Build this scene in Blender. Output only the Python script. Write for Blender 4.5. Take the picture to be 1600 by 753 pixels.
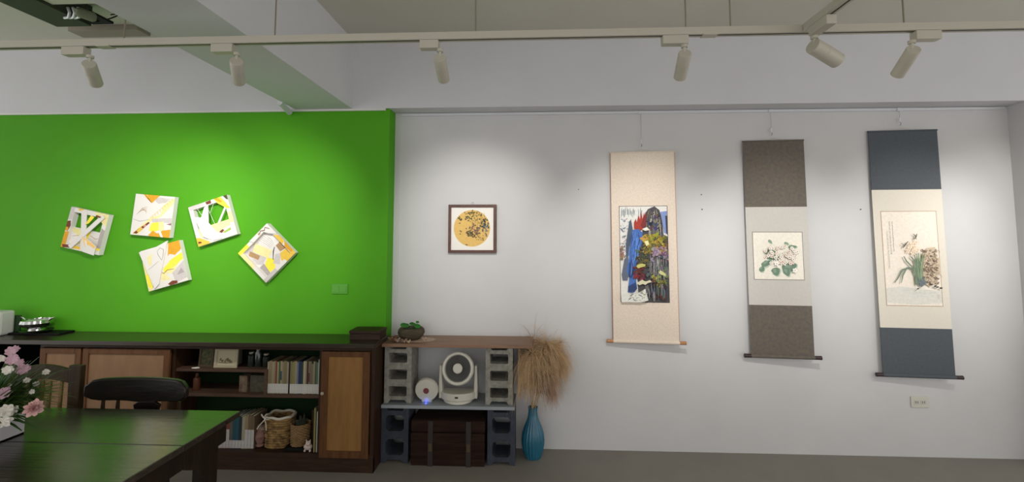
import bpy, math, random
from mathutils import Vector, Matrix
random.seed(7)
C = bpy.context.scene.collection
S = bpy.context.scene
for o in list(bpy.data.objects): bpy.data.objects.remove(o)

# ------------------------------------------------------------------ camera
CAM = Vector((0, -3.5, 1.5624))
AR = Vector((0.99895, 0.04586, 0.00047)); AU = Vector((0.00287, -0.07275, 0.99735)); AF = Vector((-0.04577, 0.99630, 0.07281))
FPX, PPY = 719.85, 314.0
cd = bpy.data.cameras.new('camera'); cam = bpy.data.objects.new('camera', cd); C.objects.link(cam)
cd.sensor_width = 36; cd.lens = FPX / 1600 * 36; cd.shift_y = (PPY - 376.5) / 1600; cd.clip_start = 0.02
cam.matrix_world = Matrix(((AR.x, AU.x, -AF.x, CAM.x), (AR.y, AU.y, -AF.y, CAM.y), (AR.z, AU.z, -AF.z, CAM.z), (0, 0, 0, 1)))
S.camera = cam
def at(px, py, Y):
    """where the sight line of a photo pixel meets the vertical plane y = Y (metres)"""
    d = AF * FPX + AR * (px - 800) - AU * (py - PPY)
    return CAM + d * ((Y + 3.5) / d.y)

# ------------------------------------------------------------------ world, exposure
w = bpy.data.worlds.new('world'); S.world = w; w.use_nodes = True
w.node_tree.nodes['Background'].inputs[0].default_value = (1.0, 0.99, 0.975, 1)
w.node_tree.nodes['Background'].inputs[1].default_value = 1.36
S.view_settings.view_transform = 'Standard'; S.view_settings.look = 'None'
S.view_settings.exposure = 0.0; S.view_settings.gamma = 1; S.view_settings.use_curve_mapping = False
SPOT_W = 74.0

# ------------------------------------------------------------------ materials
def lin(c):
    return tuple((v / 12.92 if v <= .04045 else ((v + .055) / 1.055) ** 2.4) for v in (x / 255 for x in c))
MC = {}
def mat(name, c, rough=.6, metal=0, var=0, scale=8, spec=.5, coat=0, emit=0, bump=0, bscale=60, stretch=None, c2=None, trans=0, sheen=0):
    if name in MC: return MC[name]
    m = bpy.data.materials.new(name); m.use_nodes = True; nt = m.node_tree; b = nt.nodes['Principled BSDF']
    L = lin(c); b.inputs['Base Color'].default_value = (*L, 1)
    b.inputs['Roughness'].default_value = rough; b.inputs['Metallic'].default_value = metal
    b.inputs['Specular IOR Level'].default_value = spec
    b.inputs['Coat Weight'].default_value = coat; b.inputs['Coat Roughness'].default_value = .2
    if trans: b.inputs['Transmission Weight'].default_value = trans
    if emit:
        b.inputs['Emission Color'].default_value = (*L, 1); b.inputs['Emission Strength'].default_value = emit
    tc = nt.nodes.new('ShaderNodeTexCoord'); mp = nt.nodes.new('ShaderNodeMapping'); nt.links.new(tc.outputs['Object'], mp.inputs[0])
    if stretch: mp.inputs['Scale'].default_value = stretch
    if var or c2:
        n = nt.nodes.new('ShaderNodeTexNoise'); n.inputs['Scale'].default_value = scale; n.inputs['Detail'].default_value = 6
        nt.links.new(mp.outputs[0], n.inputs['Vector'])
        r = nt.nodes.new('ShaderNodeValToRGB'); r.color_ramp.elements[0].position = .32; r.color_ramp.elements[1].position = .68
        if c2: a_, b_ = L, lin(c2)
        else: a_, b_ = tuple(v * (1 - var) for v in L), tuple(min(1, v * (1 + var)) for v in L)
        r.color_ramp.elements[0].color = (*a_, 1); r.color_ramp.elements[1].color = (*b_, 1)
        nt.links.new(n.outputs['Fac'], r.inputs[0]); nt.links.new(r.outputs[0], b.inputs['Base Color'])
    if bump:
        n2 = nt.nodes.new('ShaderNodeTexNoise'); n2.inputs['Scale'].default_value = bscale; n2.inputs['Detail'].default_value = 5
        bp = nt.nodes.new('ShaderNodeBump'); bp.inputs['Strength'].default_value = bump; bp.inputs['Distance'].default_value = .01
        nt.links.new(mp.outputs[0], n2.inputs['Vector']); nt.links.new(n2.outputs['Fac'], bp.inputs['Height']); nt.links.new(bp.outputs[0], b.inputs['Normal'])
    MC[name] = m; return m
def wood(name, c, c2, rough=.5, s=(1, 12, 12), scale=5, coat=0, bump=.15):
    return mat(name, c, rough, c2=c2, spec=.25, scale=scale, stretch=s, coat=coat, bump=bump, bscale=scale * 2)

M_white = mat('white_paint', (203, 202, 202), .85, var=.02, scale=3, bump=.05, bscale=220)
M_beam = mat('beam_paint', (208, 208, 211), .85, var=.02, scale=3, bump=.05, bscale=200)
M_ceil = mat('ceiling_paint', (204, 201, 190), .9, var=.02, scale=2, bump=.05, bscale=150)
M_green = mat('green_paint', (76, 156, 18), .75, var=.03, scale=3, bump=.04, bscale=220, spec=.3)
M_floor = mat('floor_vinyl', (140, 134, 125), .55, var=.05, scale=4, bump=.03, bscale=30)
M_alu = mat('aluminium', (214, 216, 220), .35, metal=.25)
M_lamp = mat('cream_lamp_enamel', (180, 175, 160), .45)
M_rod = mat('rod_enamel', (128, 120, 100), .5)
M_slot = mat('dark_slot', (40, 36, 30), .6)
M_cab = wood('cabinet_dark_wood', (42, 27, 18), (61, 40, 26), .5, (1.2, 10, 10))
M_cabv = wood('cabinet_dark_wood_upright', (40, 25, 15), (61, 38, 23), .5, (10, 10, 1.2))
M_top = wood('cabinet_top_wood', (41, 33, 26), (55, 45, 36), .32, (1, 8, 8), coat=.35, bump=.08)
M_frame = wood('door_frame_wood', (80, 50, 25), (100, 64, 34), .55, (10, 10, 1.2))
M_panel = mat('door_panel_hardboard', (128, 96, 67), .7, var=.1, scale=5, stretch=(3, 3, 1), bump=.05)
M_panelc = mat('door_panel_plywood', (140, 102, 58), .7, var=.1, scale=5, stretch=(6, 6, 1), spec=.2, bump=.05)
M_shelf = wood('shelf_wood', (68, 49, 38), (88, 66, 52), .6, (1.2, 10, 10))
M_table = wood('table_dark_wood', (36, 28, 21), (62, 52, 41), .22, (.8, 9, 9), scale=4, coat=.8, bump=.45)
M_tableleg = wood('table_leg_wood', (30, 21, 14), (43, 31, 22), .4, (9, 9, 1))
M_chair = wood('chair_dark_wood', (24, 20, 17), (34, 28, 22), .35, (1, 8, 8), coat=.15)
M_chair2 = wood('chair_brown_wood', (46, 34, 16), (62, 46, 22), .5, (8, 8, 1))
M_conc = mat('grey_concrete', (122, 121, 112), .95, c2=(154, 151, 140), scale=35, bump=.6, bscale=90)
M_concb = mat('blue_grey_painted_concrete', (47, 51, 62), .85, c2=(57, 62, 73), scale=18, bump=.5, bscale=80)
M_board = wood('brown_board', (126, 98, 78), (150, 118, 96), .45, (1, 10, 10))
M_gboard = mat('grey_blue_board', (146, 152, 156), .6, var=.05, scale=6)
M_trunk = mat('trunk_wood', (34, 22, 17), .75, c2=(50, 33, 26), scale=5, stretch=(1, 9, 9), spec=.12, bump=.3)
M_black = mat('matte_black', (13, 13, 13), .6, spec=.2)
M_dgrey = mat('dark_strap_leather', (38, 32, 30), .6)
M_plastic = mat('white_plastic', (204, 200, 187), .35)
M_grille = mat('fan_grille_grey', (70, 70, 68), .5)
M_vase = mat('blue_glaze', (30, 98, 122), .4, var=.12, scale=12, coat=.25)
M_pampas = mat('pampas_straw', (206, 174, 134), .9, var=.2, scale=20)
M_pampas2 = mat('pampas_mauve', (168, 136, 114), .9, var=.2, scale=20)
M_stem = mat('straw_stem', (176, 150, 100), .8)
M_leaf = mat('leaf_green', (62, 132, 54), .45, var=.2, scale=14)
M_leafd = mat('grass_leaf_green', (56, 92, 36), .6, var=.3, scale=14)
M_dkbrown = wood('frame_brown', (88, 64, 58), (102, 76, 68), .5, (6, 6, 6))
M_paper = mat('white_paper', (238, 234, 226), .8, var=.01)
M_book = mat('book_pages', (214, 206, 186), .9)
M_steel = mat('polished_steel', (190, 190, 190), .18, metal=1)

# ------------------------------------------------------------------ mesh helpers
class B:
    def __init__(s): s.v = []; s.f = []; s.m = []; s.k = 0
    def add(s, vs, fs):
        n = len(s.v); s.v += [tuple(v) for v in vs]
        for f in fs: s.f.append(tuple(n + i for i in f)); s.m.append(s.k)
        return s
    def box(s, x0, x1, y0, y1, z0, z1):
        vs = [(x, y, z) for z in (z0, z1) for y in (y0, y1) for x in (x0, x1)]
        return s.add(vs, [(0, 2, 3, 1), (4, 5, 7, 6), (0, 1, 5, 4), (2, 6, 7, 3), (0, 4, 6, 2), (1, 3, 7, 5)])
    def tube(s, pts, r, n=10, cap=True):
        pts = [Vector(p) for p in pts]; rs = r if isinstance(r, (list, tuple)) else [r] * len(pts)
        vs = []; fs = []; prev = None
        for i, p in enumerate(pts):
            t = (pts[min(i + 1, len(pts) - 1)] - pts[max(i - 1, 0)])
            t = t.normalized() if t.length > 0 else Vector((0, 0, 1))
            if prev is None: a = Vector((0, 0, 1)) if abs(t.z) < .9 else Vector((1, 0, 0))
            else: a = prev
            x = (a - t * a.dot(t)); x = x.normalized() if x.length > 1e-6 else t.orthogonal().normalized()
            prev = x; y = t.cross(x)
            for k in range(n):
                g = 2 * math.pi * k / n; vs.append(p + (x * math.cos(g) + y * math.sin(g)) * rs[i])
        for i in range(len(pts) - 1):
            for k in range(n):
                a0 = i * n + k; b0 = i * n + (k + 1) % n; fs.append((a0, b0, b0 + n, a0 + n))
        if cap: fs.append(tuple(range(n))[::-1]); fs.append(tuple(range((len(pts) - 1) * n, len(pts) * n)))
        return s.add(vs, fs)
    def lathe(s, prof, n=32, c=(0, 0, 0), axis='z', rib=0, nr=0, open_end=False):
        vs = []; fs = []
        for (r, h) in prof:
            for k in range(n):
                g = 2 * math.pi * k / n; rr = r * (1 + rib * math.cos(nr * g)) if nr else r
                a, b = rr * math.cos(g), rr * math.sin(g)
                p = (a, b, h) if axis == 'z' else (a, -h, b)
                vs.append((p[0] + c[0], p[1] + c[1], p[2] + c[2]))
        for i in range(len(prof) - 1):
            for k in range(n):
                a0 = i * n + k; b0 = i * n + (k + 1) % n; fs.append((a0, b0, b0 + n, a0 + n))
        if prof[0][0] > 1e-4: fs.append(tuple(range(n))[::-1])
        if prof[-1][0] > 1e-4 and not open_end: fs.append(tuple(range((len(prof) - 1) * n, len(prof) * n)))
        return s.add(vs, fs)
    def prism(s, pts, y0, y1):           # outline in x,z pushed along y
        n = len(pts); vs = [(p[0], y0, p[1]) for p in pts] + [(p[0], y1, p[1]) for p in pts]
        fs = [tuple(range(n)), tuple(range(2 * n - 1, n - 1, -1))] + [(i, i + n, (i + 1) % n + n, (i + 1) % n) for i in range(n)]
        return s.add(vs, fs)
    def prismz(s, pts, z0, z1):
        n = len(pts); vs = [(p[0], p[1], z0) for p in pts] + [(p[0], p[1], z1) for p in pts]
        fs = [tuple(range(n))[::-1], tuple(range(n, 2 * n))] + [(i, (i + 1) % n, (i + 1) % n + n, i + n) for i in range(n)]
        return s.add(vs, fs)
    def ball(s, c, r, n=12, m=8, sq=(1, 1, 1), jit=0):
        vs = []; fs = []
        for i in range(m + 1):
            t = math.pi * i / m
            for k in range(n):
                g = 2 * math.pi * k / n; q = r * (1 + random.uniform(-jit, jit))
                vs.append((c[0] + q * sq[0] * math.sin(t) * math.cos(g), c[1] + q * sq[1] * math.sin(t) * math.sin(g), c[2] + q * sq[2] * math.cos(t)))
        for i in range(m):
            for k in range(n):
                a0 = i * n + k; b0 = i * n + (k + 1) % n; fs.append((a0, a0 + n, b0 + n, b0))
        return s.add(vs, fs)
def part(name, b, m, root=None, label=None, world=False, bev=0, smooth=False, **kw):
    me = bpy.data.meshes.new(name); vs = b.v
    if world and root is not None:
        l = root.location; vs = [(v[0] - l.x, v[1] - l.y, v[2] - l.z) for v in vs]
    me.from_pydata(vs, [], b.f)
    ms = m if isinstance(m, list) else [m]
    for q in ms: me.materials.append(q)
    for p, k in zip(me.polygons, b.m): p.material_index = min(k, len(ms) - 1)
    me.validate(); me.update()
    if smooth:
        for p in me.polygons: p.use_smooth = True
        me.set_sharp_from_angle(angle=math.radians(38))
    o = bpy.data.objects.new(name, me); C.objects.link(o)
    if root is not None: o.parent = root
    if bev:
        md = o.modifiers.new('bevel', 'BEVEL'); md.width = bev; md.segments = 2; md.limit_method = 'ANGLE'
    if label: o['label'] = label
    return o
def thing(name, label, cat, loc=(0, 0, 0), group=None, rot=(0, 0, 0)):
    o = bpy.data.objects.new(name, None); o.empty_display_size = .05; C.objects.link(o); o.location = loc; o.rotation_euler = rot
    o['label'] = label; o['category'] = cat
    if group: o['group'] = group
    return o
def solo(name, b, m, label, cat, group=None, **kw):
    o = part(name, b, m, None, **kw); o['label'] = label; o['category'] = cat
    if group: o['group'] = group
    return o
def struct(name, b, m, **kw):
    o = part(name, b, m, None, **kw); o['kind'] = 'structure'; return o
class Canvas:
    """pigment shapes laid on a flat sheet: u right, v down, both 0..1"""
    def __init__(s, w, h, x0=0, z0=0, y=0): s.w, s.h, s.x0, s.z0, s.y = w, h, x0, z0, y; s.b = B(); s.ms = []; s.n = 0
    def poly(s, c, pts, rough=.75):
        key = 'pigment_%02x%02x%02x' % tuple(int(q) for q in c); m = mat(key, c, rough, var=.06, scale=60)
        if m not in s.ms: s.ms.append(m)
        s.b.k = s.ms.index(m); s.n += 1; y = s.y - .00003 * s.n
        s.b.add([(s.x0 + (u - .5) * s.w, y, s.z0 - v * s.h) for u, v in pts], [tuple(range(len(pts)))[::-1]])
    def blob(s, c, u, v, ru, rv, n=14, jit=.25, rot=0):
        p = []
        for k in range(n):
            g = 2 * math.pi * k / n; q = 1 + random.uniform(-jit, jit); a, b = ru * q * math.cos(g), rv * q * math.sin(g)
            p.append((u + a * math.cos(rot) - b * math.sin(rot), v + a * math.sin(rot) + b * math.cos(rot)))
        s.poly(c, [(min(1, max(0, a)), min(1, max(0, b))) for a, b in p])
    def stroke(s, c, pts, wd):
        n = len(pts); L, R = [], []
        for i, (u, v) in enumerate(pts):
            a = pts[min(i + 1, n - 1)]; b = pts[max(i - 1, 0)]; dx, dy = (a[0] - b[0]) * s.w, (a[1] - b[1]) * s.h; l = math.hypot(dx, dy) or 1
            q = wd * (math.sin(math.pi * (i + .35) / (n - .3)) * .7 + .3)
            L.append((u - dy / l * q / s.w, v + dx / l * q / s.h)); R.append((u + dy / l * q / s.w, v - dx / l * q / s.h))
        s.poly(c, [(min(1, max(0, a)), min(1, max(0, b))) for a, b in L + R[::-1]])
    def done(s, name, root, **kw): return part(name, s.b, s.ms, root, **kw)

# ------------------------------------------------------------------ room shell
ZB, ZC = 2.505, 3.03
struct('floor', B().box(-6, 6, -6, .1, -.1, 0), M_floor)
struct('ceiling', B().box(-6, 6, -6, .1, ZC, ZC + .1), M_ceil)
struct('wall_back', B().box(-1.07, 3.49, 0, .1, 0, ZB), M_white)
struct('wall_back_left', B().box(-6, -1.07, -.15, .1, 0, ZB), M_green, bev=.006)
struct('wall_right', B().box(3.49, 6, -.16, .1, 0, ZB), M_white)
struct('beam_over_wall', B().box(-6, 6, -.16, .1, ZB, ZC), M_beam)
struct('beam_across_ceiling', B().box(-1.79, -1.355, -6, -.16, ZB, ZC), M_beam)
struct('trim_1', B().box(-1.028, 3.46, -.016, 0, 2.482, 2.502), M_alu, bev=.002)
struct('trim_2', B().box(-6, -1.1, -.166, -.15, 2.488, 2.504), mat('white_rail', (216, 216, 212), .5), bev=.002)
struct('trim_3', B().box(-1.07, -1.03, -.01, 0, 0, ZB), M_white)
solo('conduit_pipe', B().tube([(-1.83, -.17, 2.48), (-1.80, -.36, 2.50)], [.021, .019], 16), M_beam,
     'short white pipe end lying below the ceiling beam above the green wall', 'pipe', smooth=True)
for i, (px, py, lb) in enumerate(((904, 296, 'small nail in the white wall between the square picture and the cream scroll'),
        (1096, 304, 'upper of two small nails between the cream scroll and the brown-grey scroll'), (1097, 327, 'lower of two small nails between the cream scroll and the brown-grey scroll'),
        (1345, 327, 'small nail in the white wall left of the slate-blue scroll'))):
    p = at(px, py, -.004); solo('wall_nail', B().tube([(p.x, 0, p.z), (p.x, -.007, p.z)], .0035, 8), M_dgrey, lb, 'nail')

# ------------------------------------------------------------------ lighting track with spotlights
YT, ZT = -1.6, 2.39
t = thing('lighting_track', 'long cream lighting track hung on thin rods across the room', 'track', (0, YT, ZT))
part('track_rail', B().box(-3.2, 3.6, YT - .017, YT + .017, ZT, ZT + .032), M_lamp, t, world=True, bev=.002)
part('slot', B().box(-3.2, 3.6, YT - .007, YT - .001, ZT - .0012, ZT + .002), M_slot, t, 'dark slot under the track', world=True)
for x in (-1.888, .735): part('connector', B().box(x - .03, x + .03, YT - .018, YT + .018, ZT - .003, ZT + .01), M_lamp, t, world=True)
for x in (-2.9, -1.806, -1.122, -.243, .64, .823, 1.519, 2.4, 3.3):
    if -1.79 < x < -1.355: continue
    part('suspension_rod', B().tube([(x, YT, ZT + .03), (x, YT, ZC)], .0032, 8), M_rod, t, world=True)
t = thing('lighting_track', 'cream lighting track running towards the camera above the spotlight with the thick head', 'track', (1.12, -1.62, ZT))
part('track_rail', B().box(1.103, 1.137, -3.4, -1.62, ZT, ZT + .032), M_lamp, t, world=True, bev=.002)
part('slot', B().box(1.117, 1.123, -3.4, -1.70, ZT - .0012, ZT + .002), M_slot, t, 'dark slot under the track', world=True)
for y in (-1.80, -2.9): part('suspension_rod', B().tube([(1.12, y, ZT + .03), (1.12, y, ZC)], .0032, 8), M_rod, t, world=True)
M_lens = mat('spot_lens', (255, 244, 225), .4, emit=12)
def spotlight(ax0, ax1, neck, target, label, watts=SPOT_W, along_y=False, size=60, ln=.118, r=.0265):
    g = 'cream track spotlights'; nx, ny = neck
    t = thing('track_spotlight', label, 'spotlight', (nx, ny, ZT - .04), g)
    if along_y: part('adapter', B().box(nx - .019, nx + .019, ax0, ax1, ZT - .038, ZT - .0015), M_lamp, t, world=True, bev=.002)
    else: part('adapter', B().box(ax0, ax1, ny - .019, ny + .019, ZT - .038, ZT - .0015), M_lamp, t, world=True, bev=.002)
    p = Vector((nx, ny, ZT - .083))
    part('neck', B().lathe([(.014, ZT - .05), (.014, ZT - .038)], 16, (nx, ny, 0)).tube([(nx, ny, ZT - .04), (nx, ny, p.z)], .0065, 12), M_lamp, t, world=True, smooth=True)
    d = (Vector(target) - p).normalized()
    q = d.to_track_quat('Z', 'Y').to_matrix()
    b = B(); prof = [(r * .93, -.012), (r, -.008), (r, ln * .36), (r * .97, ln * .365), (r * .97, ln * .375), (r, ln * .38), (r, ln), (r * .9, ln), (r * .86, ln - .02)]
    b.lathe(prof[:], 28); b.f.pop(); b.m.pop()
    b.v = [tuple(q @ Vector(v) + p) for v in b.v]
    h = part('lamp_head', b, M_lamp, t, world=True, smooth=True)
    e = B().lathe([(r * .84, ln - .019), (r * .84, ln - .016)], 24); e.v = [tuple(q @ Vector(v) + p - h.parent.location) for v in e.v]
    o = part('lens', e, M_lens, h, 'glowing lens')
    ld = bpy.data.lights.new('lamp_light', 'SPOT'); ld.energy = watts; ld.color = (1, .97, .93); ld.spot_size = math.radians(size); ld.spot_blend = 1; ld.shadow_soft_size = .018
    lo = bpy.data.objects.new('lamp_light', ld); C.objects.link(lo); lo.parent = h
    lo.location = p + d * (ln + .005) - t.location; lo.rotation_euler = (-d).to_track_quat('Z', 'Y').to_euler()
spotlight(-2.075, -1.972, (-1.957, YT), (-2.85, -.15, 1.50), 'leftmost cream spotlight on the track, tilted down to the right', SPOT_W * 1.1, size=76)
spotlight(-1.395, -1.300, (-1.288, YT), (-2.05, -.15, 1.50), 'cream spotlight below the ceiling beam, pointing straight down', SPOT_W * 1.0, size=74)
spotlight(-.480, -.400, (-.395, YT), (-.45, 0, 1.55), 'slim cream spotlight above the small square picture', SPOT_W * .8)
spotlight(.540, .645, (.632, YT), (.80, 0, 1.40), 'cream spotlight hanging above the cream scroll', SPOT_W * .9)
spotlight(1.552, 1.650, (1.545, YT), (1.78, 0, 1.35), 'rightmost cream spotlight on the track, leaning to the left', SPOT_W * .9)
spotlight(-1.775, -1.66, (1.12, -1.665), (3.49, -.80, 1.40), 'thick cream spotlight under the track junction, aimed to the right', SPOT_W * 1.0, True, size=17, ln=.125, r=.031)
spotlight(2.79, 2.89, (2.90, YT), (2.74, 0, 1.40), 'cream spotlight on the track just outside the picture, facing the slate-blue scroll', SPOT_W * .85)
spotlight(3.29, 3.39, (3.40, YT), (3.42, 0, 1.50), 'cream spotlight at the far right end of the track, outside the picture', SPOT_W * .6)

# ------------------------------------------------------------------ things on the ceiling, top left
M_acg = mat('grey_green_metal', (120, 124, 104), .6); M_acd = mat('dark_duct', (54, 62, 44), .7)
solo('ceiling_duct', B().prism([(-3.30, ZC), (-3.07, 2.90), (-2.84, 2.90), (-2.84, ZC)], -3.2, -.75), M_acd, 'dark green-black duct running along the ceiling in the top left corner', 'duct')
t = thing('ceiling_air_unit', 'pale flat ceiling unit with open dark end beside the dark duct', 'air unit', (-2.65, -1.0, 2.93))
part('bottom_panel', B().box(-2.83, -2.42, -3.2, -1.0, 2.915, 2.93), M_ceil, t, world=True)
part('housing', B().box(-2.83, -2.42, -3.2, -1.04, 2.931, ZC), M_acd, t, world=True)
t = thing('pipe_valve', 'grey cylinder valve with curled pipes below the ceiling duct end', 'valve', (-2.85, -.85, 2.95))
part('cylinder', B().tube([at(118, 16, -.95), at(124, 19, -.92), at(146, 27, -.86), at(150, 28, -.85)], [.012, .03, .03, .02], 16), M_acg, t, world=True, smooth=True)
for a_ in (106, 114, 122):
    part('pipe', B().tube([at(a_, 12, -.92), at(a_ + 3, 20, -.92), at(a_ + 1, 27, -.9), at(a_ - 5, 28, -.88)], .008, 8), M_alu, t, world=True, smooth=True)
part('bracket', B().box(-2.86, -2.72, -.88, -.72, 2.925, 2.94), M_black, t, world=True)
solo('black_cable', B().tube([at(143, 34, -.8), at(158, 33, -.75), at(172, 29, -.72), at(180, 26, -.7), at(184, 24, -.7), at(181, 22, -.7), at(173, 23, -.7)], .004, 8), M_black,
     'thin black cable looping from the valve to the ceiling beam', 'cable', smooth=True)
solo('ceiling_cover_strip', B().box(-3.27, -2.76, -.50, -.385, 2.99, ZC), mat('taupe_cover', (150, 142, 128), .8), 'flat taupe cover strip on the ceiling behind the dark duct', 'strip', bev=.004)

# ------------------------------------------------------------------ green wall collages
g = 'white and yellow wall collages'
OR, YE, CR, GR, WH, RB, LG, BR_, YB = (218, 158, 34), (246, 226, 70), (232, 222, 158), (170, 162, 158), (232, 228, 222), (116, 54, 34), (200, 193, 190), (172, 138, 96), (228, 190, 70)
M_art = mat('collage_white', (224, 220, 214), .7)
def piece(x, z, ang, label):
    return thing('wall_collage', label, 'collage', (x, -.155 + .0, z), g, (0, -math.radians(ang), 0))
H2 = .153
def quad(bb, u0, v0, u1, v1, y0, y1):
    bb.box((u0 - .5) * .306, (u1 - .5) * .306, y0, y1, (.5 - v1) * .306, (.5 - v0) * .306)
def strip(bb, a, c, wd, y0, y1):
    ax, az, cx, cz = (a[0] - .5) * .306, (.5 - a[1]) * .306, (c[0] - .5) * .306, (.5 - c[1]) * .306
    dx, dz = cx - ax, cz - az; l = math.hypot(dx, dz); nx, nz = -dz / l * wd / 2, dx / l * wd / 2
    bb.prism([(ax + nx, az + nz), (ax - nx, az - nz), (cx - nx, cz - nz), (cx + nx, cz + nz)], y0, y1)
def frame4(root, wd=.11, lab=None):
    b = B(); quad(b, 0, 0, 1, wd, -.04, 0); quad(b, 0, 1 - wd, 1, 1, -.04, 0); quad(b, 0, wd, wd, 1 - wd, -.04, 0); quad(b, 1 - wd, wd, 1, 1 - wd, -.04, 0)
    return part('frame', b, M_art, root, lab)
# A
t = piece(-3.352, 1.590, -12, 'leftmost collage, an open frame crossed by two white strips'); frame4(t)
b = B(); quad(b, .1, .48, .9, .9, -.018, -.008); part('panel', b, M_art, t, 'lower back panel in cream and yellow')
cv = Canvas(.306, .306, 0, .153, -.0181); cv.poly(CR, [(.12, .49), (.5, .52), (.55, .7), (.45, .88), (.12, .85)]); cv.poly(YE, [(.42, .5), (.6, .52), (.55, .7), (.42, .68)]); cv.poly(WH, [(.12, .6), (.3, .66), (.28, .88), (.12, .88)])
cv.stroke(BR_, [(.6, .6), (.75, .66), (.88, .6)], 0.0024); cv.stroke(BR_, [(.15, .7), (.3, .66), (.42, .78)], 0.0024); cv.done('panel_colours', t)
cv = Canvas(.306, .306, 0, .153, -.0402); cv.poly(OR, [(0, .62), (.11, .6), (.11, 1), (0, 1)]); cv.poly(RB, [(0, .36), (.08, .33), (.11, .45), (.07, .6), (0, .58)]); cv.poly(OR, [(0, .5), (.06, .5), (.08, .58), (0, .6)])
cv.poly(RB, [(.02, .93), (.2, .91), (.24, .98), (.05, 1)]); cv.poly(YB, [(.24, .9), (.6, .9), (.58, .97), (.3, .98)]); cv.poly(LG, [(0, .0), (.1, 0), (.1, .3), (0, .33)]); cv.poly(YB, [(.2, 0), (.34, 0), (.33, .06), (.2, .05)])
cv.poly(CR, [(.62, 0), (1, 0), (1, .3), (.9, .25), (.7, .1)]); cv.poly(GR, [(.9, .35), (1, .4), (1, .9), (.9, .82)]); cv.poly(YE, [(.88, .84), (1, .85), (1, .9), (.88, .9)]); cv.done('frame_colours', t)
b = B(); strip(b, (.36, .02), (.60, .98), .04, -.046, -.0405); strip(b, (.9, .06), (.26, .96), .032, -.052, -.0465); part('cross_strip', b, M_art, t)
b = B(); b.prism([((u - .5) * .306, (.5 - v) * .306) for u, v in ((.5, .62), (.78, .72), (.93, .8), (.93, 1.02), (.62, .99))], -.056, -.0525); part('corner_patch', b, M_art, t)
cv = Canvas(.306, .306, 0, .153, -.0562); cv.poly((240, 196, 110), [(.52, .64), (.76, .72), (.92, .8), (.9, .86), (.74, .8), (.66, .86), (.6, .78)]); cv.poly(WH, [(.6, .7), (.66, .72), (.72, .84), (.66, .84)])
cv.poly(YE, [(.6, .1), (.7, .12), (.6, .3), (.52, .34)]); cv.poly(RB, [(.74, .06), (.86, .08), (.85, .11), (.72, .1)]); cv.done('strip_colours', t)
# B
t = piece(-2.833, 1.702, -4.8, 'upper collage, a closed square panel with a cream diagonal band')
b = B(); quad(b, 0, 0, 1, 1, -.04, 0); part('panel', b, M_art, t, bev=.001)
cv = Canvas(.306, .306, 0, .153, -.0402)
cv.poly(OR, [(.2, 0), (.62, .0), (.44, .2), (.34, .12)]); cv.poly(YB, [(.2, 0), (.3, 0), (.36, .14), (.3, .1)]); cv.stroke(RB, [(.24, .0), (.34, .1), (.42, .18)], 0.0032)
cv.poly(LG, [(.5, .12), (.6, .04), (.9, .06), (.8, .16), (.6, .2)])
cv.poly(CR, [(.04, .98), (.44, .56), (.7, .46), (.74, .24), (1, .03), (1, .16), (.86, .34), (.72, .5), (.46, .66), (.2, .98)])
for q in range(9):
    a_ = .5 + q * .055; cv.stroke(YB, [(a_ - .04, .56 - q * .058), (a_ + .0, .5 - q * .055), (a_ + .03, .58 - q * .06)], 0.0028)
cv.poly(RB, [(.07, .96), (.2, .84), (.3, .76), (.42, .66), (.46, .68), (.3, .84), (.16, .97)]); cv.poly(YB, [(.15, .9), (.25, .8), (.3, .83), (.2, .93)]); cv.poly((206, 150, 130), [(.3, .76), (.36, .72), (.38, .76), (.33, .8)])
cv.poly(LG, [(.48, .58), (1, .52), (1, .64), (.52, .66)]); cv.poly(YE, [(.5, .68), (.68, .64), (.7, .84), (.56, .9), (.46, .86)]); cv.poly(CR, [(.68, .64), (.8, .62), (.84, .86), (.7, .84)])
cv.poly(OR, [(.46, .98), (.56, .86), (.68, .92), (.8, .84), (1, .8), (1, 1), (.5, 1)]); cv.poly(WH, [(.7, .88), (.76, .86), (.84, 1), (.78, 1)]); cv.poly((150, 110, 120), [(.88, .68), (1, .64), (1, .7)])
for q in range(4): cv.stroke(BR_, [(.1 + q * .04, .5 - q * .05), (.22 + q * .03, .34 + q * .02), (.34, .3 + q * .05)], 0.0018)
cv.stroke(GR, [(.02, .62), (.2, .66), (.44, .6)], 0.0020); cv.done('collage_colours', t)
# C
t = piece(-2.723, 1.332, 16, 'lowest collage, with a white diagonal flap standing above its edge')
b = B(); quad(b, 0, 0, 1, 1, -.04, 0); part('panel', b, M_art, t, bev=.001)
cv = Canvas(.306, .306, 0, .153, -.0402)
cv.poly(CR, [(0, .3), (.1, .28), (.22, .7), (.1, 1), (0, 1)]); cv.poly(OR, [(.72, 0), (1, 0), (1, .22), (.82, .32), (.7, .26), (.64, .3)]); cv.poly(YE, [(.45, .58), (.7, .4), (1, .3), (1, .46), (.7, .6), (.48, .66)]); cv.poly(CR, [(.4, .62), (.48, .66), (.7, .6), (.9, .5), (.7, .72), (.5, .7), (.6, .86), (.36, .84)])
cv.poly(LG, [(.66, .72), (1, .5), (1, .92), (.7, .98)]); cv.poly(GR, [(.76, .8), (.9, .66), (.96, .78)]); cv.poly(RB, [(.5, .95), (.62, .9), (.74, .93), (.74, .99), (.55, 1)]); cv.poly(YE, [(.0, .6), (.08, .6), (.12, .95), (.02, .9)])
cv.stroke(RB, [(.36, .6), (.46, .68), (.56, .62), (.72, .64)], 0.0024); cv.poly(GR, [(.16, .7), (.26, .64), (.2, .9), (.12, .94)]); cv.done('collage_colours', t)
b = B(); b.prism([((u - .5) * .306, (.5 - v) * .306) for u, v in ((-.01, .02), (.30, .04), (.74, -.06), (.30, .9), (.18, .98), (.02, .2))], -.05, -.041); part('flap', b, M_art, t)
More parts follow.
